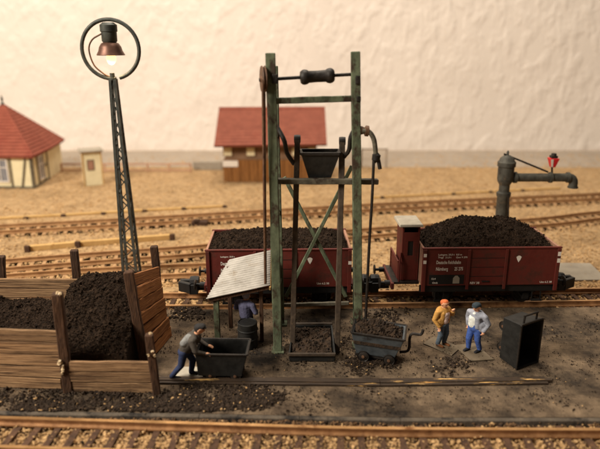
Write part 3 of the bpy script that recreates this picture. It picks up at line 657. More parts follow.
# ---------------------------------------------------------------- wagons
wd_ = (P(600, 300, ZR) - P(170, 305, ZR)); WANG = math.atan2(wd_.y, wd_.x)
def track_pt(x):
    ln = spline(wag_c, 12)
    for a, b in zip(ln, ln[1:]):
        if a.x <= x <= b.x: return a.lerp(b, (x - a.x) / (b.x - a.x))
    return ln[-1]
def text_mesh(s, size):
    cu = bpy.data.curves.new('t', 'FONT'); cu.body = s; cu.size = size; cu.resolution_u = 2; cu.offset = size * .018
    o = bpy.data.objects.new('t', cu); C.objects.link(o); bpy.context.view_layer.update()
    me = bpy.data.meshes.new_from_object(o.evaluated_get(bpy.context.evaluated_depsgraph_get()))
    vs = [v.co.copy() for v in me.vertices]; fs = [tuple(p.vertices) for p in me.polygons]
    bpy.data.objects.remove(o); bpy.data.curves.remove(cu); bpy.data.meshes.remove(me)
    return vs, fs
def wagon(px0, px1, label, cab, lettered):
    # body ends given in the picture at the near side's top edge
    zt = 3.06; yn = track_pt(P((px0 + px1) / 2, 303, ZR).x).y - 1.5
    xa = A(px0, 250, yn + .1 * (1 if px0 < 300 else -.3)).x; xb = A(px1, 248, yn - .05).x; L = xb - xa
    cpt = track_pt((xa + xb) / 2); ang = WANG
    t = thing('coal_wagon', (cpt.x, cpt.y, ZR), label, 'wagon', 'coal wagons', rz=ang)
    M = WORLD[t]; W2 = 1.5; zf = 1.3 - ZR; zt -= ZR
    def lk(name, mb, m, par=None, **k):
        mb.v = [tuple(M @ V3(v)) for v in mb.v]; return link(name, mb, m, par or t, **k)
    h = zt - zf
    for s in (-1, 1):
        sw = lk('side_wall', MB().box((0, s * (W2 - .04), (zf + zt) / 2), (L, .08, h)), m_red, bevel=.015)
        lk('top_rail', MB().box((0, s * (W2 - .03), zt + .03), (L + .06, .13, .07)), m_red, sw, bevel=.015)
        lk('sole_bar', MB().box((0, s * (W2 - .14), zf - .18), (L + .1, .1, .34)), m_black, bevel=.015)
        for x in (-L / 2 + .09, L / 2 - .09):
            lk('corner_post', MB().box((x, s * (W2 + .03), (zf + zt) / 2 - .14), (.17, .07, h + .26)), m_red, bevel=.015)
        for x in (-.165, .107):
            lk('upright', MB().box((L * x, s * (W2 + .03), (zf + zt) / 2 - .1), (.13, .07, h + .16)), m_red, bevel=.015)
        dj = MB()
        for zz in (.25, .5, .75): dj.box((L * -.03, s * (W2 + .003), zf + h * zz), (L * .25, .012, .018))
        lk('door_board_gap', dj, m_black)
        # boarded door handle
        lk('door_latch', MB().box((L * -.03, s * (W2 + .02), zf + .2), (.34, .05, .06)), m_darkm, bevel=.01)
        for x in (-L * .3, L * .3):
            w_ = lk('wheel', MB().lathe([(.05, -.08), (.42, -.06), (.43, -.1), (.5, -.1), (.47, .06), (.4, .06), (.38, .02), (.1, .02), (.1, .08), (.03, .1)], (x, s * .74, .48), (0, s, 0), 24), m_darkm, smooth=True)
            lk('axle_box', MB().box((x, s * 1.12, .5), (.3, .16, .34)).box((x, s * 1.12, .72), (.9, .1, .08)).beam((x - .42, s * 1.1, .75), (x - .12, s * 1.1, .38), .05, .06).beam((x + .42, s * 1.1, .75), (x + .12, s * 1.1, .38), .05, .06), m_black, bevel=.015)
            if s < 0: lk('axle', MB().tube([(x, -.8, .48), (x, .8, .48)], .06, 10), m_black, smooth=True)
        lk('step', MB().box((L * .36 * s, -W2 + .02, .42), (.5, .16, .05)).box((L * .36 * s - .2, -W2 + .06, .62), (.04, .04, .4)).box((L * .36 * s + .2, -W2 + .06, .62), (.04, .04, .4)), m_black)
    for x in (-L / 2 + .05, L / 2 - .05):
        lk('end_wall', MB().box((x, 0, (zf + zt) / 2 + .02), (.1, 2 * W2 - .17, h + .02)), [m_redd], bevel=.015)
    lk('floor', MB().box((0, 0, zf + .02), (L - .22, 2 * W2 - .18, .08)), m_black)
    lk('underframe', MB().box((0, 0, zf - .3), (L * .8, .9, .2)).box((0, .5, zf - .45), (1.2, .3, .3)), m_black, bevel=.02)
    xl_ = -L / 2 - (1.25 if cab else .1); xr2 = L / 2 + .1
    lk('head_stock', MB().box((xl_, 0, zf - .12), (.14, 2.5, .3)), m_red, bevel=.02)
    lk('head_stock', MB().box((xr2, 0, zf - .12), (.14, 2.5, .3)), m_red, bevel=.02)
    for (x, d) in ((xl_, -1), (xr2, 1)):
        for y in (-.85, .85):
            bf = lk('buffer', MB().lathe([(.13, .05), (.13, .3), (.07, .31), (.07, .5)], (x, y, zf - .1), (d, 0, 0), 14), m_black, smooth=True)
            lk('buffer_plate', MB().lathe([(.07, .48), (.24, .5), (.25, .54), (.2, .57), (.03, .58)], (x, y, zf - .1), (d, 0, 0), 18), m_darkm, bf, smooth=True)
        # the oversized model coupling: shank, box and hooked jaw
        lk('coupling', MB().box((x + d * .3, 0, .62), (.7, .34, .26)).box((x + d * .7, -.1, .64), (.4, .7, .5)).box((x + d * 1.1, .22, .66), (.6, .22, .52)).beam((x + d * .8, -.4, .7), (x + d * 1.4, -.05, .7), .2, .5).lathe([(.24, -.22), (.27, 0), (.24, .22)], (x + d * .66, -.1, .94), (1, 0, 0), 10), m_black, bevel=.03)
    if cab:
        lk('platform', MB().box((-L / 2 - .62, 0, zf - .02), (1.24, 2.2, .12)), m_darkm, bevel=.02)
        cx = -L / 2 - .44; cz = zf + .04; ch = 2.6; yc_ = -.25
        cb = lk('brakeman_cab', MB().box((cx - .36, yc_, cz + ch / 2), (.08, 1.3, ch)).box((cx + .36, yc_, cz + ch / 2), (.08, 1.3, ch)).box((cx, yc_ + .62, cz + ch / 2), (.64, .06, ch))
                .box((cx, yc_ - .62, cz + .6), (.64, .06, 1.2)).box((cx - .22, yc_ - .62, cz + 1.55), (.2, .06, .7)).box((cx + .22, yc_ - .62, cz + 1.55), (.2, .06, .7)).box((cx, yc_ - .62, cz + 2.11), (.64, .06, .42)), m_red, bevel=.015)
        lk('cab_roof', MB().hull8([(cx - .58, yc_ - .78, cz + ch + .004), (cx + .52, yc_ - .78, cz + ch + .004), (cx + .52, yc_ + .78, cz + ch + .004), (cx - .58, yc_ + .78, cz + ch + .004)], [(cx - .54, yc_ - .74, cz + ch + .13), (cx + .48, yc_ - .74, cz + ch + .13), (cx + .48, yc_ + .74, cz + ch + .13), (cx - .54, yc_ + .74, cz + ch + .13)]), m_cabroof, cb, bevel=.03)
        lk('cab_window', MB().box((cx, yc_ - .6, cz + 1.55), (.26, .02, .7)), m_black, cb)
        lk('handrail', MB().tube([(cx - .5, -1.05, zf), (cx - .5, -1.05, zf + 1.0), (cx - .44, -.9, zf + 1.4)], .045, 8).tube([(cx - .55, .9, zf), (cx - .55, .9, zf + 1.0), (cx - .55, -1.0, zf + 1.0)], .04, 8), m_red, smooth=True)
        lk('end_platform_board', MB().box((cx - .5, 0, zf + .5), (.06, 1.6, .9)), m_red, bevel=.015)
    # printing on the near side
    def tx(s, fx, fz, size, name='lettering', m=m_white, sq=1.0):
        vs, fs = text_mesh(s, size); mb = MB()
        mb.add([(fx * L + v.x * sq, -W2 - .006, zf + fz * h + v.y) for v in vs], fs); return lk(name, mb, m, fix=False)
    def quad(fx, fz, wq, hq, name='marking', m=m_white):
        mb = MB(); x, z = fx * L, zf + fz * h
        mb.add([(x, -W2 - .005, z), (x + wq, -W2 - .005, z), (x + wq, -W2 - .005, z + hq), (x, -W2 - .005, z + hq)], [(0, 1, 2, 3)]); return lk(name, mb, m, fix=False)
    if lettered:
        tx('Deutsche Reichsbahn', -.40, .60, .23, sq=.56); tx('Nürnberg', -.40, .42, .23, sq=.6); tx('25 275', -.265, .42, .23, sq=.62)
        tx('Ladegew. 20,0 t', -.39, .83, .115); tx('Tragf.  21,0 t', -.39, .755, .115); tx('8,8 m', -.26, .83, .115); tx('Gew 9 370', -.26, .755, .115)
        quad(-.445, .04, 1.6, .46, 'black_panel', m_black)
        lk('marking', MB().add([(-.27 * L + a, -W2 - .009, zf + .06 * h + b) for a, b in ((0, 0), (.3, 0), (.3, .26), (.2, .38), (.1, .38), (0, .26))], [(0, 1, 2, 3, 4, 5)]), m_pad)
        vs, fs = text_mesh('Omk', .12); lk('lettering', MB().add([(-.42 * L + v.x, -W2 - .009, zf + .06 * h + v.y) for v in vs], fs), m_white, fix=False)
        vs, fs = text_mesh('12.4', .12); lk('lettering', MB().add([(-.43 * L + v.x, -W2 - .009, zf + .17 * h + v.y) for v in vs], fs), m_white, fix=False)
        tx('REV 38', -.145, .04, .15); tx('Unt 6.2 38', .37, .05, .13)
        lk('emblem', MB().add([(.185 * L + a, -W2 - .006, zf + .66 * h + b) for a, b in ((0, .08), (.08, -.06), (.16, .08), (.2, .2), (.12, .26), (.04, .26), (-.04, .2))], [(0, 1, 2, 3, 4, 5, 6)]), m_white)
        for z in (.62, .8): lk('marking', MB().add([(.5 * L - .16 + a, -W2 - .069, zf + z * h + b) for a, b in ((0, 0), (.14, 0), (.14, .2), (0, .2))], [(0, 1, 2, 3)]), m_white); lk('marking', MB().add([(-.5 * L + .02 + a, -W2 - .069, zf + z * h + b) for a, b in ((0, 0), (.14, 0), (.14, .16), (0, .16))], [(0, 1, 2, 3)]), m_white)
    else:
        tx('Deutsche Reichsbahn', -.40, .62, .23, sq=.56); tx('Nürnberg 25 275', -.40, .44, .23, sq=.6); tx('Ladegew. 20,0 t', -.4, .83, .1)
        lk('emblem', MB().add([(.2 * L + a, -W2 - .006, zf + .66 * h + b) for a, b in ((0, .08), (.08, -.06), (.16, .08), (.2, .2), (.12, .26), (.04, .26), (-.04, .2))], [(0, 1, 2, 3, 4, 5, 6)]), m_white)
        tx('Unt 6.2 38', .26, .07, .13); lk('marking', MB().add([(.5 * L - .16 + a, -W2 - .069, zf + .62 * h + b) for a, b in ((0, 0), (.14, 0), (.14, .16), (0, .16))], [(0, 1, 2, 3)]), m_white)
    return t, M, L, W2, zf, zt
wa = wagon(205, 351.5, 'oxide red open coal wagon standing behind the green tower', False, False)
wb_ = wagon(422, 562, 'oxide red open coal wagon with brakeman cab and white lettering', True, True)
for (t, M, L, W2, zf, zt), lab, pk, sd in ((wa, 'low black coal load in the wagon behind the tower', .5, 41), (wb_, 'high mounded black coal load in the wagon with the cab', 1.2, 51)):
    def wh(x, y):
        u = 1 - (abs(x) / (L / 2 - .15)) ** (2.6 if pk > .6 else 6); v = 1 - (abs(y) / 1.42) ** 2.4
        return zt - .22 + pk * max(0, u) ** .9 * max(0, v) ** .7 + (.0 if pk > .6 else .1)
    tag(heap('coal_load', -L / 2 + .14, L / 2 - .14, -1.4, 1.4, wh, zf + .12, m_coal, (.024, .12), 8000, M=M, seed=sd, amp=.14, nx=80, ny=44), lab, 'coal load', 'coal loads in the wagons')
# ---------------------------------------------------------------- grey slab at the right
pd = P(588, 271, ZG)
c4 = [P(562, 280, ZG + .1), P(608, 279.5, ZG + .1), P(590, 263, ZG + .1), P(552, 262.5, ZG + .1)]
tag(link('concrete_slab', MB().slab(c4, (0, 0, 1), .13), m_pad, bevel=.02), 'flat grey slab lying on the sand at the right edge', 'slab')
# ---------------------------------------------------------------- water crane
wcb = P(503, 262, ZG); YC = wcb.y
wcr = thing('water_crane', wcb, 'grey iron water crane with horizontal spout arm behind the wagon', 'water crane')
sW = (A(520, 200, YC).x - A(500, 200, YC).x) / 20
cxp = A(503, 200, YC).x
def zz(py): return A(503, py, YC).z
R_ = lambda px: px * sW
link('column', MB().lathe([(R_(11), ZG), (R_(11), ZG + .2), (R_(8), ZG + .3), (R_(6.4), ZG + .8), (R_(6), zz(214)), (R_(6), zz(197)), (R_(7), zz(195.5)), (R_(7), zz(192.5)), (R_(5.2), zz(191)), (R_(5.2), zz(183))], (cxp, YC, 0), (0, 0, 1), 24), m_iron, wcr, smooth=True)
link('head', MB().lathe([(R_(5), zz(185)), (R_(7.4), zz(181)), (R_(7.8), zz(178)), (R_(7.8), zz(167)), (R_(8.8), zz(166)), (R_(8.8), zz(162)), (R_(7.4), zz(160.5)), (R_(6.6), zz(158)), (R_(3.2), zz(155.5)), (R_(1.2), zz(155)), (R_(1.2), zz(152)), (R_(.5), zz(150.5))], (cxp, YC, 0), (0, 0, 1), 28), m_iron, wcr, smooth=True)
az = zz(177.5); xe = A(569, 177.5, YC).x
arm = [V3((cxp + R_(5), YC, az)), V3((A(512, 177, YC).x, YC, az)), V3((xe, YC, az))] + [V3((xe + R_(5) * math.sin(a), YC, az - R_(5) + R_(5) * math.cos(a))) for a in (.4, .8, 1.2, 1.57)] + [V3((xe + R_(5), YC, az - R_(10)))]
link('spout_arm', MB().tube(arm, R_(4.2), 16), m_iron, wcr, smooth=True)
for px, r, tk in ((515, 5.6, 1.4), (550.5, 5.4, 1.2), (568, 5.2, 1.2)):
    fl_ = MB().lathe([(R_(2), -R_(tk)), (R_(r), -R_(tk)), (R_(r), R_(tk)), (R_(2), R_(tk))], (A(px, 177, YC).x, YC, az), (1, 0, 0), 18); link('flange', fl_, m_iron, wcr, smooth=True)
link('spout_lip', MB().lathe([(R_(4), -R_(1)), (R_(5), -R_(1)), (R_(5), R_(.6)), (R_(4), R_(.6))], (xe + R_(5), YC, az - R_(9.5)), (0, 0, 1), 18), m_iron, wcr, smooth=True)

link('stay_rod', MB().tube([A(504, 154, YC), A(548, 172, YC)], R_(.9), 8), m_darkm, wcr, smooth=True)
link('valve_rod', MB().tube([A(508.5, 195, YC - .4), A(508, 230, YC - .4)], R_(.9), 8).tube([A(508.5, 195, YC - .4), A(505, 195.5, YC)], R_(.9), 8), m_darkm, wcr, smooth=True)
lx = A(552, 170, YC).x
ln_ = link('signal_lantern', MB().hull8([(lx - R_(2.2), YC - R_(2.2), zz(167)), (lx + R_(2.2), YC - R_(2.2), zz(167)), (lx + R_(2.2), YC + R_(2.2), zz(167)), (lx - R_(2.2), YC + R_(2.2), zz(167))], [(lx - R_(4.5), YC - R_(4.5), zz(158)), (lx + R_(4.5), YC - R_(4.5), zz(158)), (lx + R_(4.5), YC + R_(4.5), zz(158)), (lx - R_(4.5), YC + R_(4.5), zz(158))]), m_lampred, wcr, bevel=.02)
link('lantern_pane', MB().add([(lx - R_(4.2), YC - R_(4.65), zz(158.6)), (lx - R_(2.4), YC - R_(2.5), zz(166.4)), (lx - R_(.6), YC - R_(2.5), zz(166.4)), (lx - R_(1.6), YC - R_(4.65), zz(158.6))], [(0, 1, 2, 3)]), m_white, ln_)
link('lantern_cap', MB().box((lx, YC, zz(156.6)), (R_(6), R_(6), R_(2))).lathe([(R_(2.6), zz(156)), (R_(2.4), zz(153.5)), (R_(.5), zz(153))], (lx, YC, 0), (0, 0, 1), 12), m_darkm, ln_, smooth=True)
link('lantern_stem', MB().tube([A(552, 174, YC), A(552, 167, YC)], R_(1), 8), m_darkm, ln_, smooth=True)
# ---------------------------------------------------------------- lattice lamp
lb = P(132.5, 279, ZG); YL = lb.y
lm = thing('lattice_lamp', lb, 'lit lamp hanging in a ring on a leaning lattice mast', 'street lamp')
sL = (A(130, 200, YL).x - A(110, 200, YL).x) / 20
b4 = [lb + V3((s * .36, q * .36, 0)) for s, q in ((-1, -1), (1, -1), (1, 1), (-1, 1))]
tc_ = A(113, 79, YL); t4 = [tc_ + V3((s * .11, q * .11, 0)) for s, q in ((-1, -1), (1, -1), (1, 1), (-1, 1))]
for a, b in zip(b4, t4): link('mast_leg', MB().beam(a, b, .13, .13, up=(0, 1, 0)), m_mast, lm)
nz = 17
ts = [1 - (1 - i / nz) ** 1.0 for i in range(nz + 1)]
for f in range(4):
    lc = MB()
    for i in range(nz):
        ta, tb_ = ts[i], ts[i + 1]
        a, b = (f, (f + 1) % 4) if i % 2 == 0 else ((f + 1) % 4, f)
        lc.beam(b4[a].lerp(t4[a], ta), b4[b].lerp(t4[b], tb_), .05, .05, up=(0, 1, .2))
    link('lattice', lc, m_mast, lm)
link('neck', MB().tube([tc_ - V3((0, 0, .3)), A(112, 73, YL)], .12, 10).lathe([(.02, -.12), (.2, -.1), (.2, 0), (.02, .02)], A(112.5, 78, YL), (0, 0, 1), 12), m_mast, lm, smooth=True)
rc_ = A(110.5, 49.5, YL); RR = 26.5 * sL
ring = [rc_ + V3((RR * math.sin(a), 0, RR * math.cos(a))) for a in [math.radians(q) for q in range(-186, 172, 8)]]
link('ring', MB().tube(ring, .095, 10), m_mast, lm, smooth=True)
link('feed_wire', MB().tube(spline([A(101, 34, YL - .1), A(92, 40, YL - .1), A(89, 50, YL - .1), A(94, 65, YL - .1), A(104, 74, YL - .05), A(110, 77, YL)], 8), .04, 8), m_brownm, lm, smooth=True)
lz = lambda py: A(110.5, py, YL).z
lxx = A(110, 45, YL).x
m_shade = mat('lamp_shade_metal', S(90, 62, 50), S(116, 82, 66), 3, rough=.45, metal=.5)
link('lamp_holder', MB().lathe([(6 * sL, lz(42.5)), (7 * sL, lz(41)), (7 * sL, lz(32)), (7.8 * sL, lz(31.5)), (7.8 * sL, lz(25)), (5 * sL, lz(22.5))], (lxx, YL, 0), (0, 0, 1), 24), m_mast, lm, smooth=True)
link('lamp_shade', MB().lathe([(5 * sL, lz(42)), (8 * sL, lz(43.5)), (10 * sL, lz(47)), (11 * sL, lz(51)), (13 * sL, lz(55)), (12.6 * sL, lz(55.4)), (10.4 * sL, lz(51.3)), (9.4 * sL, lz(47.6)), (7 * sL, lz(45)), (1 * sL, lz(44.5))], (lxx, YL, 0), (0, 0, 1), 28), m_shade, lm, smooth=True)
m_bulb = bpy.data.materials.new('lit_bulb'); m_bulb.use_nodes = True
pb = m_bulb.node_tree.nodes['Principled BSDF']; pb.inputs['Base Color'].default_value = (1, .9, .7, 1); pb.inputs['Emission Color'].default_value = (1, .62, .22, 1); pb.inputs['Emission Strength'].default_value = 2.5
link('bulb', MB().lathe([(1.5 * sL, lz(46)), (3 * sL, lz(50)), (3.8 * sL, lz(55)), (4.4 * sL, lz(58)), (4 * sL, lz(61.5)), (2.4 * sL, lz(64)), (.3 * sL, lz(64.8))], (lxx, YL, 0), (0, 0, 1), 18), m_bulb, lm, smooth=True)
ld_ = bpy.data.lights.new('lamp_light', 'POINT'); ld_.energy = 130; ld_.color = (1, .72, .4); ld_.shadow_soft_size = .3
lo_ = bpy.data.objects.new('lamp_light', ld_); C.objects.link(lo_); lo_.location = (lxx, YL, lz(68))
link('footing', MB().box((lb.x, lb.y, ZG + .1), (1.0, 1.0, .2)), m_pad, lm, bevel=.03)
# ---------------------------------------------------------------- background buildings
# half-timbered six-sided house
hb = P(3, 183, ZG); Yh = hb.y + 3
hs = thing('timbered_house', (hb.x, Yh, ZG), 'cream half-timbered house with red pyramid roof at the left edge', 'house')
c0 = P(35, 188.5, ZG); c1 = P(49.5, 178.5, ZG)
cxh = c0.x - 3.2
base = [c0 + V3((-6.4, .35, 0)), c0, c1, V3((c1.x - .4, c1.y + 4.4, ZG)), V3((c0.x - 6.2, c1.y + 4.6, ZG)), V3((c0.x - 8.2, c1.y, ZG))]
eave = A(37, 155, c0.y).z
apex = V3((A(2.5, 104, c0.y + 4).x, c0.y + 4, A(2.5, 104, c0.y + 4).z))
cen = sum(base, V3()) / 6; cen.z = 0
link('wall', MB().hull8([base[0], base[1], base[2], base[3]], [b + V3((0, 0, eave - ZG)) for b in base[:4]]).hull8([base[3], base[4], base[5], base[0]], [b + V3((0, 0, eave - ZG)) for b in (base[3], base[4], base[5], base[0])]), m_plaster, hs)
ev = [V3((b.x, b.y, 0)) + (V3((b.x, b.y, 0)) - cen).normalized() * .5 + V3((0, 0, eave - .05)) for b in base]
rf = MB(); apx = apex
rf.add(ev + [apx] + [e - V3((0, 0, .16)) for e in ev], [(i, (i + 1) % 6, 6) for i in range(6)] + [(i, 7 + i, 7 + (i + 1) % 6, (i + 1) % 6) for i in range(6)] + [tuple(range(7, 13))[::-1]])
rfo = link('roof', rf, m_tile, hs)
for i in range(6): link('ridge_cap', MB().tube([ev[i].lerp(apx, .01), apx], .07, 8), m_tile, rfo, smooth=True)
# tile courses on the faces towards the viewer
for i in range(3):
    tcz = MB(); a, b = ev[i], ev[(i + 1) % 6]; nrm = (b - a).cross(apx - a).normalized(); n = 16
    for j in range(n):
        t0, t1 = j / n, (j + .97) / n
        q = [a.lerp(apx, t0), b.lerp(apx, t0), b.lerp(apx, t1), a.lerp(apx, t1)]
        tcz.slab([q[0] + nrm * .1, q[1] + nrm * .1, q[2] + nrm * .03, q[3] + nrm * .03], nrm, .03)
    o = link('tile_course', tcz, m_tile, rfo); tag(o, kind='stuff')
link('finial', MB().lathe([(.22, -.3), (.16, .05), (.05, .2), (.12, .4), (.03, .75)], apx, (0, 0, 1), 10), m_mast, hs, smooth=True)
def timber(a, b, wd=.17):
    pass
def facade(i, members, wins):
    a, b = base[i], base[(i + 1) % 6]; d = (b - a); Lf = d.length; d.normalize(); nn = V3((d.y, -d.x, 0)); H_ = eave - ZG
    pt = lambda u, v: a + d * u * Lf + V3((0, 0, v * H_)) + nn * .03
    for (u0, v0, u1, v1) in members: link('timber', MB().beam(pt(u0, v0), pt(u1, v1), .1, .17, up=nn.cross(d) if abs(v0 - v1) < .01 else d), m_beam, hs)
    for (u0, u1, v0, v1) in wins:
        wn = link('window', MB().beam(pt(u0, v0) + nn * .03, pt(u0, v1) + nn * .03, .09, .1, up=d).beam(pt(u1, v0) + nn * .03, pt(u1, v1) + nn * .03, .09, .1, up=d).beam(pt(u0, v0) + nn * .03, pt(u1, v0) + nn * .03, .1, .1).beam(pt(u0, v1) + nn * .03, pt(u1, v1) + nn * .03, .1, .1)
                  .beam(pt((u0 + u1) / 2, v0) + nn * .03, pt((u0 + u1) / 2, v1) + nn * .03, .05, .06, up=d).beam(pt(u0, v0 * .36 + v1 * .64) + nn * .03, pt(u1, v0 * .36 + v1 * .64) + nn * .03, .05, .06), m_white, hs)
        link('pane', MB().add([pt(u0, v0) + nn * .02, pt(u1, v0) + nn * .02, pt(u1, v1) + nn * .02, pt(u0, v1) + nn * .02], [(0, 1, 2, 3)]), m_glass, wn)
facade(0, [(0, .03, 1, .03), (0, .96, 1, .96), (.4, 0, .4, 1), (.7, 0, .7, 1), (.985, 0, .985, 1), (.83, 0, .93, 1), (.4, .5, .34, .0), (.25, .5, .4, .5)], [(.45, .66, .2, .86)])
facade(1, [(0, .03, 1, .03), (0, .96, 1, .96), (.02, 0, .02, 1), (.98, 0, .98, 1), (.3, 0, .3, 1), (.7, 0, .7, 1), (.7, .5, 1, .5)], [(.36, .64, .15, .85)])
# little hut
hp = P(94.5, 185.5, ZG); hu = thing('signal_hut', hp, 'tiny cream hut with flat grey roof beside the timbered house', 'hut', rz=math.radians(24))
Mh = WORLD[hu]; sH = 11.4; hh_ = A(92, 151, hp.y + .6).z - ZG
def hk(name, mb, m, par=None, **k):
    mb.v = [tuple(Mh @ V3(v)) for v in mb.v]; return link(name, mb, m, par or hu, **k)
hk('wall', MB().box((0, .62, hh_ / 2), (1.6, 1.25, hh_)), m_plaster, bevel=.03)
hk('roof', MB().box((0, .62, hh_ + .1), (2.0, 1.75, .18)), m_pad, bevel=.05)
hw = hk('window', MB().box((-.15, -.01, hh_ * .62), (.62, .06, .95)), m_beam, bevel=.02); hk('pane', MB().box((-.15, -.045, hh_ * .62), (.46, .02, .78)), m_redd, hw)
for x in (-.78, .78): hk('corner_board', MB().box((x, -.01, hh_ / 2), (.12, .07, hh_)), m_yellow)
hk('door', MB().box((.81, .62, hh_ * .42), (.03, .7, hh_ * .8)), m_yellow)
# goods shed
sp0 = P(224, 182, ZG); sp1 = P(318, 181, ZG); Ys = sp0.y
sh = thing('goods_shed', ((sp0.x + sp1.x) / 2, Ys, ZG), 'brown goods shed with long red tiled roof behind the tower', 'shed')
x0s, x1s = sp0.x, sp1.x; z160 = A(250, 160, Ys).z; z146 = A(250, 145, Ys).z; dS = 5.0
link('wall', MB().box(((x0s + x1s) / 2, Ys + dS / 2, (ZG + z160) / 2), (x1s - x0s, dS, z160 - ZG)), m_shedw, sh)
link('upper_wall', MB().box(((x0s + x1s) / 2, Ys + dS / 2 + .1, (z146 + z160) / 2 + .2), (x1s - x0s - .3, dS - .3, z146 - z160 + .4)), m_shedu, sh)
for px in (227.5, 250.5, 273, 296, 312):
    xx = A(px, 152, Ys).x; w_ = link('window', MB().box((xx, Ys + .2, (z146 + z160) / 2 + .05), (.85, .12, .85)), m_shedu, sh); link('pane', MB().box((xx, Ys + .13, (z146 + z160) / 2 + .05), (.7, .04, .7)), m_plaster, w_)
for i in range(11):
    xx = x0s + (x1s - x0s) * (i + .5) / 11; link('board', MB().box((xx, Ys - .04, (ZG + z160) / 2), ((x1s - x0s) / 11 - .05, .07, z160 - ZG - .05)), m_shedw, sh)
ra_, rb_2 = A(219, 109, Ys + 3.2), A(325, 108.5, Ys + 3.2); ea, eb = A(214, 146, Ys - .9), A(327, 144.5, Ys - .9)
nrm = (eb - ea).cross(ra_ - ea).normalized()
rfs = link('roof', MB().slab([ea, eb, rb_2, ra_], nrm, .16).slab([ra_, rb_2, V3((eb.x, Ys + 7.2, eb.z)), V3((ea.x, Ys + 7.2, ea.z))], (0, .6, 1), .16), m_tile2, sh)
for j in range(12):
    q0_, q1_ = j / 12, (j + .97) / 12; q = [ea.lerp(ra_, q0_), eb.lerp(rb_2, q0_), eb.lerp(rb_2, q1_), ea.lerp(ra_, q1_)]
    link('tile_course', MB().slab([q[0] + nrm * .09, q[1] + nrm * .09, q[2] + nrm * .03, q[3] + nrm * .03], nrm, .03), m_tile2, rfs)
link('ridge_cap', MB().tube([ra_ + V3((0, 0, .05)), rb_2 + V3((0, 0, .05))], .13, 8), m_tile, rfs, smooth=True)
link('gable', MB().add([(x0s, Ys, z146), (x0s, Ys + dS, z146), (x0s, Ys + 3.2, ra_.z - .4), (x0s + .1, Ys, z146), (x0s + .1, Ys + dS, z146), (x0s + .1, Ys + 3.2, ra_.z - .4)], [(0, 1, 2), (3, 5, 4), (0, 3, 4, 1), (1, 4, 5, 2), (2, 5, 3, 0)]), m_shedu, sh)
xs_ = A(230.5, 163, Ys - .1).x; link('name_board', MB().box((xs_, Ys - .12, A(230, 163.5, Ys).z), (1.35, .06, .55)), m_white, sh, bevel=.01)
# low wall and railing at the back left
def low_fence(px0, px1, pyb, ht, n, label, m, rails=2):
    a, b = P(px0, pyb, ZG), P(px1, pyb, ZG)
    f = thing('low_fence', a.lerp(b, .5), label, 'fence', 'low fences along the back edge')
    for i in range(n + 1):
        q = a.lerp(b, i / n); link('post', MB().box((q.x, q.y, ZG + ht / 2), (.16, .16, ht)), m, f)
    for k_ in range(rails):
        z = ZG + ht * (.95 - .7 * k_); link('fence_rail', MB().beam((a.x, a.y - .09, z), (b.x, b.y - .09, z), .06, .16), m, f)
    return f
m_fence = mat('pale_brown_fence', S(168, 128, 100), S(186, 146, 116), 1.5, rough=.9)
low_fence(62, 191, 172, .85, 6, 'low pale brown railing between the hut and the goods shed', m_fence)
low_fence(361, 386, 168, 2.0, 1, 'faint pale frame of two posts behind the tower hook', m_road, 1)
a_, b_ = P(193, 170, ZG), P(222, 170, ZG)
tag(link('low_wall', MB().box(((a_.x + b_.x) / 2, a_.y + .3, ZG + .4), (b_.x - a_.x, .5, .8)), m_pad, bevel=.03), 'short pale grey wall block left of the goods shed', 'low wall')
# timber edging lines
def edging(pts_px, h, wd, label, knobs, m, name='timber_edging'):
    pts = [P(x, y, ZG) for x, y in pts_px]; f = thing(name, pts[0], label, 'timber')
    for a, b in zip(pts, pts[1:]): link('beam', MB().beam(a + V3((0, 0, h / 2)), b + V3((0, 0, h / 2)), wd, h), m, f, bevel=.03)
    for x, y in knobs:
        q = P(x, y, ZG); link('dark_stop', MB().box((q.x, q.y - wd / 2 - .03, ZG + h * .5), (.32, .22, h * 1.35)), m_post, f, bevel=.04)
edging([(29, 251), (79, 246.5), (173, 239)], .34, .3, 'yellow timber beam with dark ends lying behind the bunker', [(29, 251), (79, 246.5), (173, 239)], m_yellow)
edging([(-30, 221), (64, 216), (140, 211.5), (226, 207)], .16, .25, 'thin yellowish edging with dark stops along the far track, left of the tower', [(27, 218.6), (64, 216), (104, 214), (145, 211.4), (184, 209.2), (225, 207)], m_yellow)
edging([(372, 198.5), (453, 194.5), (560, 189)], .16, .25, 'thin yellowish edging with dark stops along the far track, right of the tower', [(382, 198), (453, 194.5), (490, 192.5), (522, 191)], m_yellow)
tag(link('point_machine', MB().box(P(200, 225, ZG) + V3((0, 0, .15)), (1.1, .5, .3)).box(P(197, 225, ZG) + V3((0, -.1, .3)), (.4, .3, .3)), m_post, bevel=.04), 'small dark point lever box beside the far track', 'lever box')
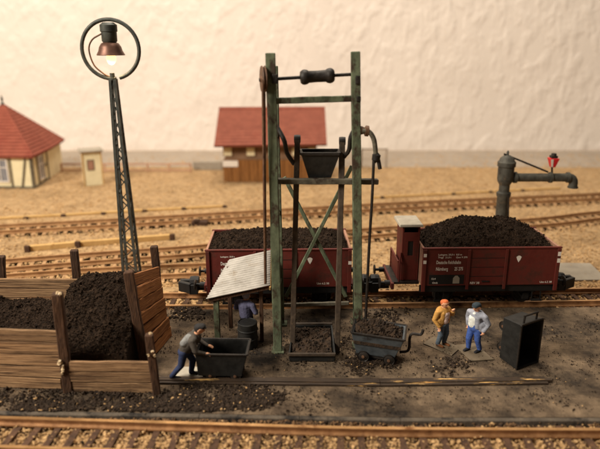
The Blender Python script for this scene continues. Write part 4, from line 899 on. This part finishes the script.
# ---------------------------------------------------------------- figures
SKIN = cloth('skin', 205, 148, 112)
def figure(name, loc, rz, bones, mats, label, plate, s=1.0, plate_pts=None, tilt=None):
    """bones: (p, q, r0, r1, material index) in figure space (x right, y back, z up; faces -y)"""
    t = thing(name, loc, label, 'person', None, rz)
    mb = MB()
    for p, q, r0, r1, mi in bones:
        p, q = V3(p), V3(q); d = q - p
        if d.length < 1e-3: d = V3((0, 0, 1e-3)); q = p + d
        dn = d.normalized(); ring = [(0, -r0)]
        pr = [(r0 * math.sin(a), -r0 * math.cos(a)) for a in (.35, .8, 1.2, 1.57)] + [(r1 * math.cos(a), d.length + r1 * math.sin(a)) for a in (0, .37, .77, 1.22)]
        mb.lathe(pr, p, dn, 14)
    me = bpy.data.meshes.new('body'); me.from_pydata(mb.v, [], mb.f)
    bm = bmesh.new(); bm.from_mesh(me); bmesh.ops.recalc_face_normals(bm, faces=bm.faces); bm.to_mesh(me); bm.free()
    o = bpy.data.objects.new('body_src', me); C.objects.link(o)
    r = o.modifiers.new('r', 'REMESH'); r.mode = 'VOXEL'; r.voxel_size = .0135; r.adaptivity = 0
    sm = o.modifiers.new('s', 'SMOOTH'); sm.factor = .5; sm.iterations = 3
    bpy.context.view_layer.update()
    me2 = bpy.data.meshes.new_from_object(o.evaluated_get(bpy.context.evaluated_depsgraph_get()))
    bpy.data.objects.remove(o)
    co = np.empty(len(me2.vertices) * 3, 'f'); me2.vertices.foreach_get('co', co); co = co.reshape(-1, 3)
    n = len(me2.polygons); cc = np.empty(n * 3, 'f'); me2.polygons.foreach_get('center', cc); cc = cc.reshape(-1, 3)
    best = np.full(n, 1e9); mi_ = np.zeros(n, int)
    for p, q, r0, r1, mi in bones:
        p = np.array(p, float); q = np.array(q, float); d = q - p; L2 = max(d.dot(d), 1e-9)
        tt = np.clip(((cc - p) @ d) / L2, 0, 1); dist = np.linalg.norm(cc - (p + tt[:, None] * d), axis=1) - (r0 + (r1 - r0) * tt)
        b = dist < best; best[b] = dist[b]; mi_[b] = mi
    for m in mats: me2.materials.append(m)
    me2.polygons.foreach_set('material_index', mi_.tolist()); me2.polygons.foreach_set('use_smooth', [True] * n)
    M = M4.Diagonal((s * 1.42, s * 1.36, s, 1))
    if tilt: M = M4.Rotation(tilt, 4, 'Y') @ M
    me2.transform(M)
    ob = bpy.data.objects.new('body', me2); C.objects.link(ob); ob.parent = t; WORLD[ob] = WORLD[t]
    if plate_pts: link('base_plate', MB().slab(plate_pts, (0, 0, 1), .05), plate, t, bevel=.01)
    return t
def hand(bones, w_, d, up, mi, r=.02):
    """palm, four unequal fingers and a thumb, slightly curled"""
    w_ = V3(w_); d = V3(d).normalized(); up = V3(up).normalized(); sd = d.cross(up).normalized()
    bones.append((tuple(w_), tuple(w_ + d * .07), .034, .042, mi))
    for k_, (o, l) in enumerate(((-.036, .062), (-.012, .075), (.012, .07), (.036, .055))):
        a = w_ + d * .08 + sd * o; b = a + d * l * .55 - up * .008; c = b + d * l * .3 - up * .035
        bones.append((tuple(a), tuple(b), .0155, .0145, mi)); bones.append((tuple(b), tuple(c), .0145, .012, mi))
    a = w_ + d * .02 - sd * .03; b = a - sd * .035 + d * .035 - up * .01; bones.append((tuple(a), tuple(b), .018, .014, mi))
def head(bones, c, f, skin, hair, cap=None, r=.105):
    """c: head centre, f: facing direction (unit)"""
    c = V3(c); f = V3(f).normalized(); up = V3((0, 0, 1)); up = (up - f * up.dot(f)).normalized(); sd = f.cross(up)
    T = lambda a, b, e: tuple(c + sd * a + f * b + up * e)
    bones.append((T(0, .01, .03), T(0, .015, -.06), r * .98, r * .74, skin))
    bones.append((T(0, .045, -.1), T(0, .05, -.1), .045, .04, skin))                        # chin
    bones.append((T(0, .1, .012), T(0, .118, -.03), .014, .022, skin))                      # nose
    for s in (-1, 1):
        bones.append((T(s * .1, -.005, -.005), T(s * .103, -.01, -.035), .022, .016, skin))  # ear
        bones.append((T(s * .038, .092, .028), T(s * .04, .092, .03), .015, .015, hair))     # eye and brow
    bones.append((T(-.022, .096, -.066), T(.022, .096, -.066), .011, .011, 6))              # mouth
    bones.append((T(0, -.035, .04), T(0, -.03, -.02), r * .98, r * .85, hair))
    bones.append((T(0, -.005, .075), T(0, .0, .08), r * .85, r * .85, hair if cap is None else cap))
    if cap is not None:
        bones.append((T(-.05, .1, .075), T(.05, .1, .075), .02, .02, cap)); bones.append((T(-.03, .13, .07), T(.03, .13, .07), .018, .018, cap))
        bones.append((T(0, -.03, .07), T(0, .03, .09), r * .95, r * .9, cap))
def stand(bones, hip=.9, legs=None, torso=None, coat=0, shirt=1, trousers=2, shoe=3, skin=4): pass
# materials order for every figure: 0 coat, 1 shirt, 2 trousers, 3 shoes, 4 skin, 5 hair/cap, 6 lips
def fmats(p, coat, shirt, tro, shoe, cap):
    return [cloth(p + '_coat', *coat), cloth(p + '_shirt', *shirt), cloth(p + '_trousers', *tro), cloth(p + '_shoes', *shoe), SKIN, cloth(p + '_cap', *cap), cloth(p + '_lips', 150, 84, 70)]
def legs(bones, hipz, L, R, lk=None, rk=None, w_=.09):
    for s, ft, kn in ((-1, L, lk), (1, R, rk)):
        ft = V3(ft); hp_ = V3((s * w_, 0, hipz)); kn = V3(kn) if kn else (hp_ + ft) / 2 + V3((0, -.05, .04))
        an = ft + V3((0, .02, .1))
        bones.append((tuple(hp_), tuple(kn), .105, .078, 2)); bones.append((tuple(kn), tuple(an), .08, .062, 2))
        bones.append((tuple(ft + V3((0, .03, .05))), tuple(ft + V3((0, -.15, .035))), .05, .04, 3))
# man with ochre coat: hand to his face, looking right
b = []
legs(b, .88, (-.1, .02, 0), (.1, -.03, 0))
b += [((0, 0, .88), (0, .02, 1.05), .15, .155, 2), ((0, .01, 1.0), (0, .03, 1.36), .165, .19, 0), ((-.12, .03, 1.4), (.12, .03, 1.4), .115, .115, 0), ((-.02, -.05, 1.02), (-.01, -.04, 1.32), .12, .14, 1), ((-.11, -.05, 1.0), (-.1, -.06, 1.36), .075, .08, 0), ((.11, -.05, 1.0), (.1, -.06, 1.36), .07, .08, 0), ((0, .02, 1.42), (0, 0, 1.58), .065, .06, 4),
      ((-.2, .03, 1.4), (-.29, .06, 1.12), .085, .065, 0), ((-.29, .06, 1.12), (-.25, -.08, .9), .066, .052, 0), ((.2, .03, 1.4), (.3, -.06, 1.15), .085, .068, 0), ((.3, -.06, 1.15), (.12, -.22, 1.4), .064, .05, 0),
      ((-.13, .0, .9), (-.14, .02, 1.1), .1, .12, 0), ((.13, .0, .9), (.14, .02, 1.1), .1, .12, 0), ((0, -.13, 1.3), (0, -.14, 1.1), .03, .04, 6)]
hand(b, (-.25, -.08, .88), (0, -.2, -1), (1, 0, 0), 4); hand(b, (.12, -.22, 1.42), (-.4, -.1, 1), (0, 1, 0), 4)
head(b, (0, -.02, 1.68), (0, -1, -.1), 4, 5)
p1 = P(441, 346)
figure('person', (p1.x, p1.y, .055), math.radians(40), b, fmats('ochre', (184, 134, 66), (220, 190, 178), (88, 98, 108), (110, 66, 34), (196, 100, 54)), 'man in ochre coat with hand at his face, leaning slightly', m_plate, 1.1, [P(423, 343, .05), P(452, 355, .05), P(461, 347, .05), P(434, 336, .05)], tilt=None)
# man with grey jacket and blue trousers, looking left
b = []
legs(b, .9, (-.12, -.06, 0), (.11, .08, 0))
b += [((0, 0, .9), (0, .01, 1.05), .15, .155, 2), ((0, .02, 1.0), (0, .04, 1.38), .16, .19, 0), ((-.13, .03, 1.42), (.13, .03, 1.42), .115, .115, 0), ((-.04, -.04, 1.02), (-.02, -.03, 1.3), .125, .145, 1), ((0, -.06, 1.36), (0, -.06, 1.46), .09, .07, 1), ((.1, -.06, 1.0), (.09, -.07, 1.36), .075, .085, 0), ((0, .02, 1.44), (0, 0, 1.6), .066, .06, 4),
      ((-.21, .03, 1.42), (-.29, .08, 1.15), .085, .068, 0), ((-.29, .08, 1.15), (-.2, -.02, .94), .066, .054, 0), ((.21, .03, 1.42), (.3, .1, 1.15), .085, .068, 0), ((.3, .1, 1.15), (.26, -.02, .92), .066, .054, 0),
      ((-.14, .02, .92), (-.15, .02, 1.1), .1, .12, 0), ((.14, .02, .92), (.15, .02, 1.1), .1, .12, 0)]
hand(b, (-.2, -.02, .93), (.3, -.3, -1), (1, 0, 0), 4); hand(b, (.26, -.02, .9), (0, -.3, -1), (1, 0, 0), 4)
head(b, (0, -.02, 1.7), (0, -1, -.22), 4, 5, cap=5)
p2 = P(473, 352)
figure('person', (p2.x, p2.y, .065), math.radians(-52), b, fmats('grey', (146, 146, 154), (224, 222, 212), (60, 84, 146), (34, 32, 36), (42, 52, 58)), 'man in grey jacket, white shirt and blue trousers with dark cap', m_plate, 1.13, [P(454, 345, .065), P(471, 360.5, .065), P(494, 359, .065), P(474, 342.5, .065)])
# bent man pushing the tub to the right (faces +x after turning)
b = []
legs(b, .88, (-.1, .27, 0), (.1, -.13, 0), (-.1, .07, .46), (.1, -.16, .49))
b += [((0, 0, .86), (0, -.06, 1.0), .15, .155, 2), ((0, -.05, .98), (0, -.22, 1.33), .165, .185, 0), ((-.13, -.24, 1.38), (.13, -.24, 1.38), .11, .11, 0), ((0, -.27, 1.42), (0, -.33, 1.53), .07, .062, 4),
      ((-.08, -.03, 1.2), (-.07, -.15, 1.38), .105, .115, 1),
      ((-.2, -.22, 1.37), (-.26, -.3, 1.06), .085, .065, 0), ((-.26, -.3, 1.06), (-.18, -.48, .93), .064, .05, 0), ((.2, -.22, 1.37), (.27, -.28, 1.06), .085, .065, 0), ((.27, -.28, 1.06), (.18, -.48, .93), .064, .05, 0)]
hand(b, (-.18, -.49, .93), (.1, -1, -.3), (0, 0, 1), 4); hand(b, (.18, -.49, .93), (-.1, -1, -.3), (0, 0, 1), 4)
head(b, (0, -.37, 1.62), (0, -1, -.25), 4, 5, cap=5)
p3 = P(186.5, 377.5)
figure('person', (p3.x - .02, p3.y, .055), math.radians(90), b, fmats('pusher', (74, 66, 58), (124, 122, 118), (44, 52, 80), (36, 32, 32), (40, 36, 34)), 'bent man in brown jacket and dark cap pushing the tub', m_plate_l, 1.2, [P(171, 381.5, .05), P(204, 381.5, .05), P(201, 366.5, .05), P(183, 366.5, .05)])
# figure under the canopy
b = []
legs(b, .9, (-.1, 0, 0), (.1, .02, 0))
b += [((0, 0, .9), (0, .01, 1.05), .15, .155, 2), ((0, .0, .98), (0, .03, 1.38), .175, .19, 0), ((-.13, .03, 1.42), (.13, .03, 1.42), .115, .115, 0), ((0, .02, 1.44), (0, 0, 1.6), .066, .06, 4),
      ((-.21, .03, 1.42), (-.3, .02, 1.15), .085, .068, 0), ((-.3, .02, 1.15), (-.16, -.2, 1.08), .066, .054, 0), ((.21, .03, 1.42), (.3, .02, 1.15), .085, .068, 0), ((.3, .02, 1.15), (.16, -.2, 1.1), .066, .054, 0)]
hand(b, (-.16, -.2, 1.08), (1, -.4, 0), (0, 0, 1), 4); hand(b, (.16, -.2, 1.1), (-1, -.4, 0), (0, 0, 1), 4)
head(b, (0, -.02, 1.7), (.2, -1, -.1), 4, 5, cap=5)
p4 = P(247, 339)
figure('person', (p4.x, p4.y, .0), math.radians(150), b, fmats('lilac', (84, 82, 104), (104, 100, 116), (40, 38, 44), (30, 28, 28), (150, 144, 156)), 'figure in lilac grey jacket half hidden under the canopy behind the drum', m_plate, 1.16)
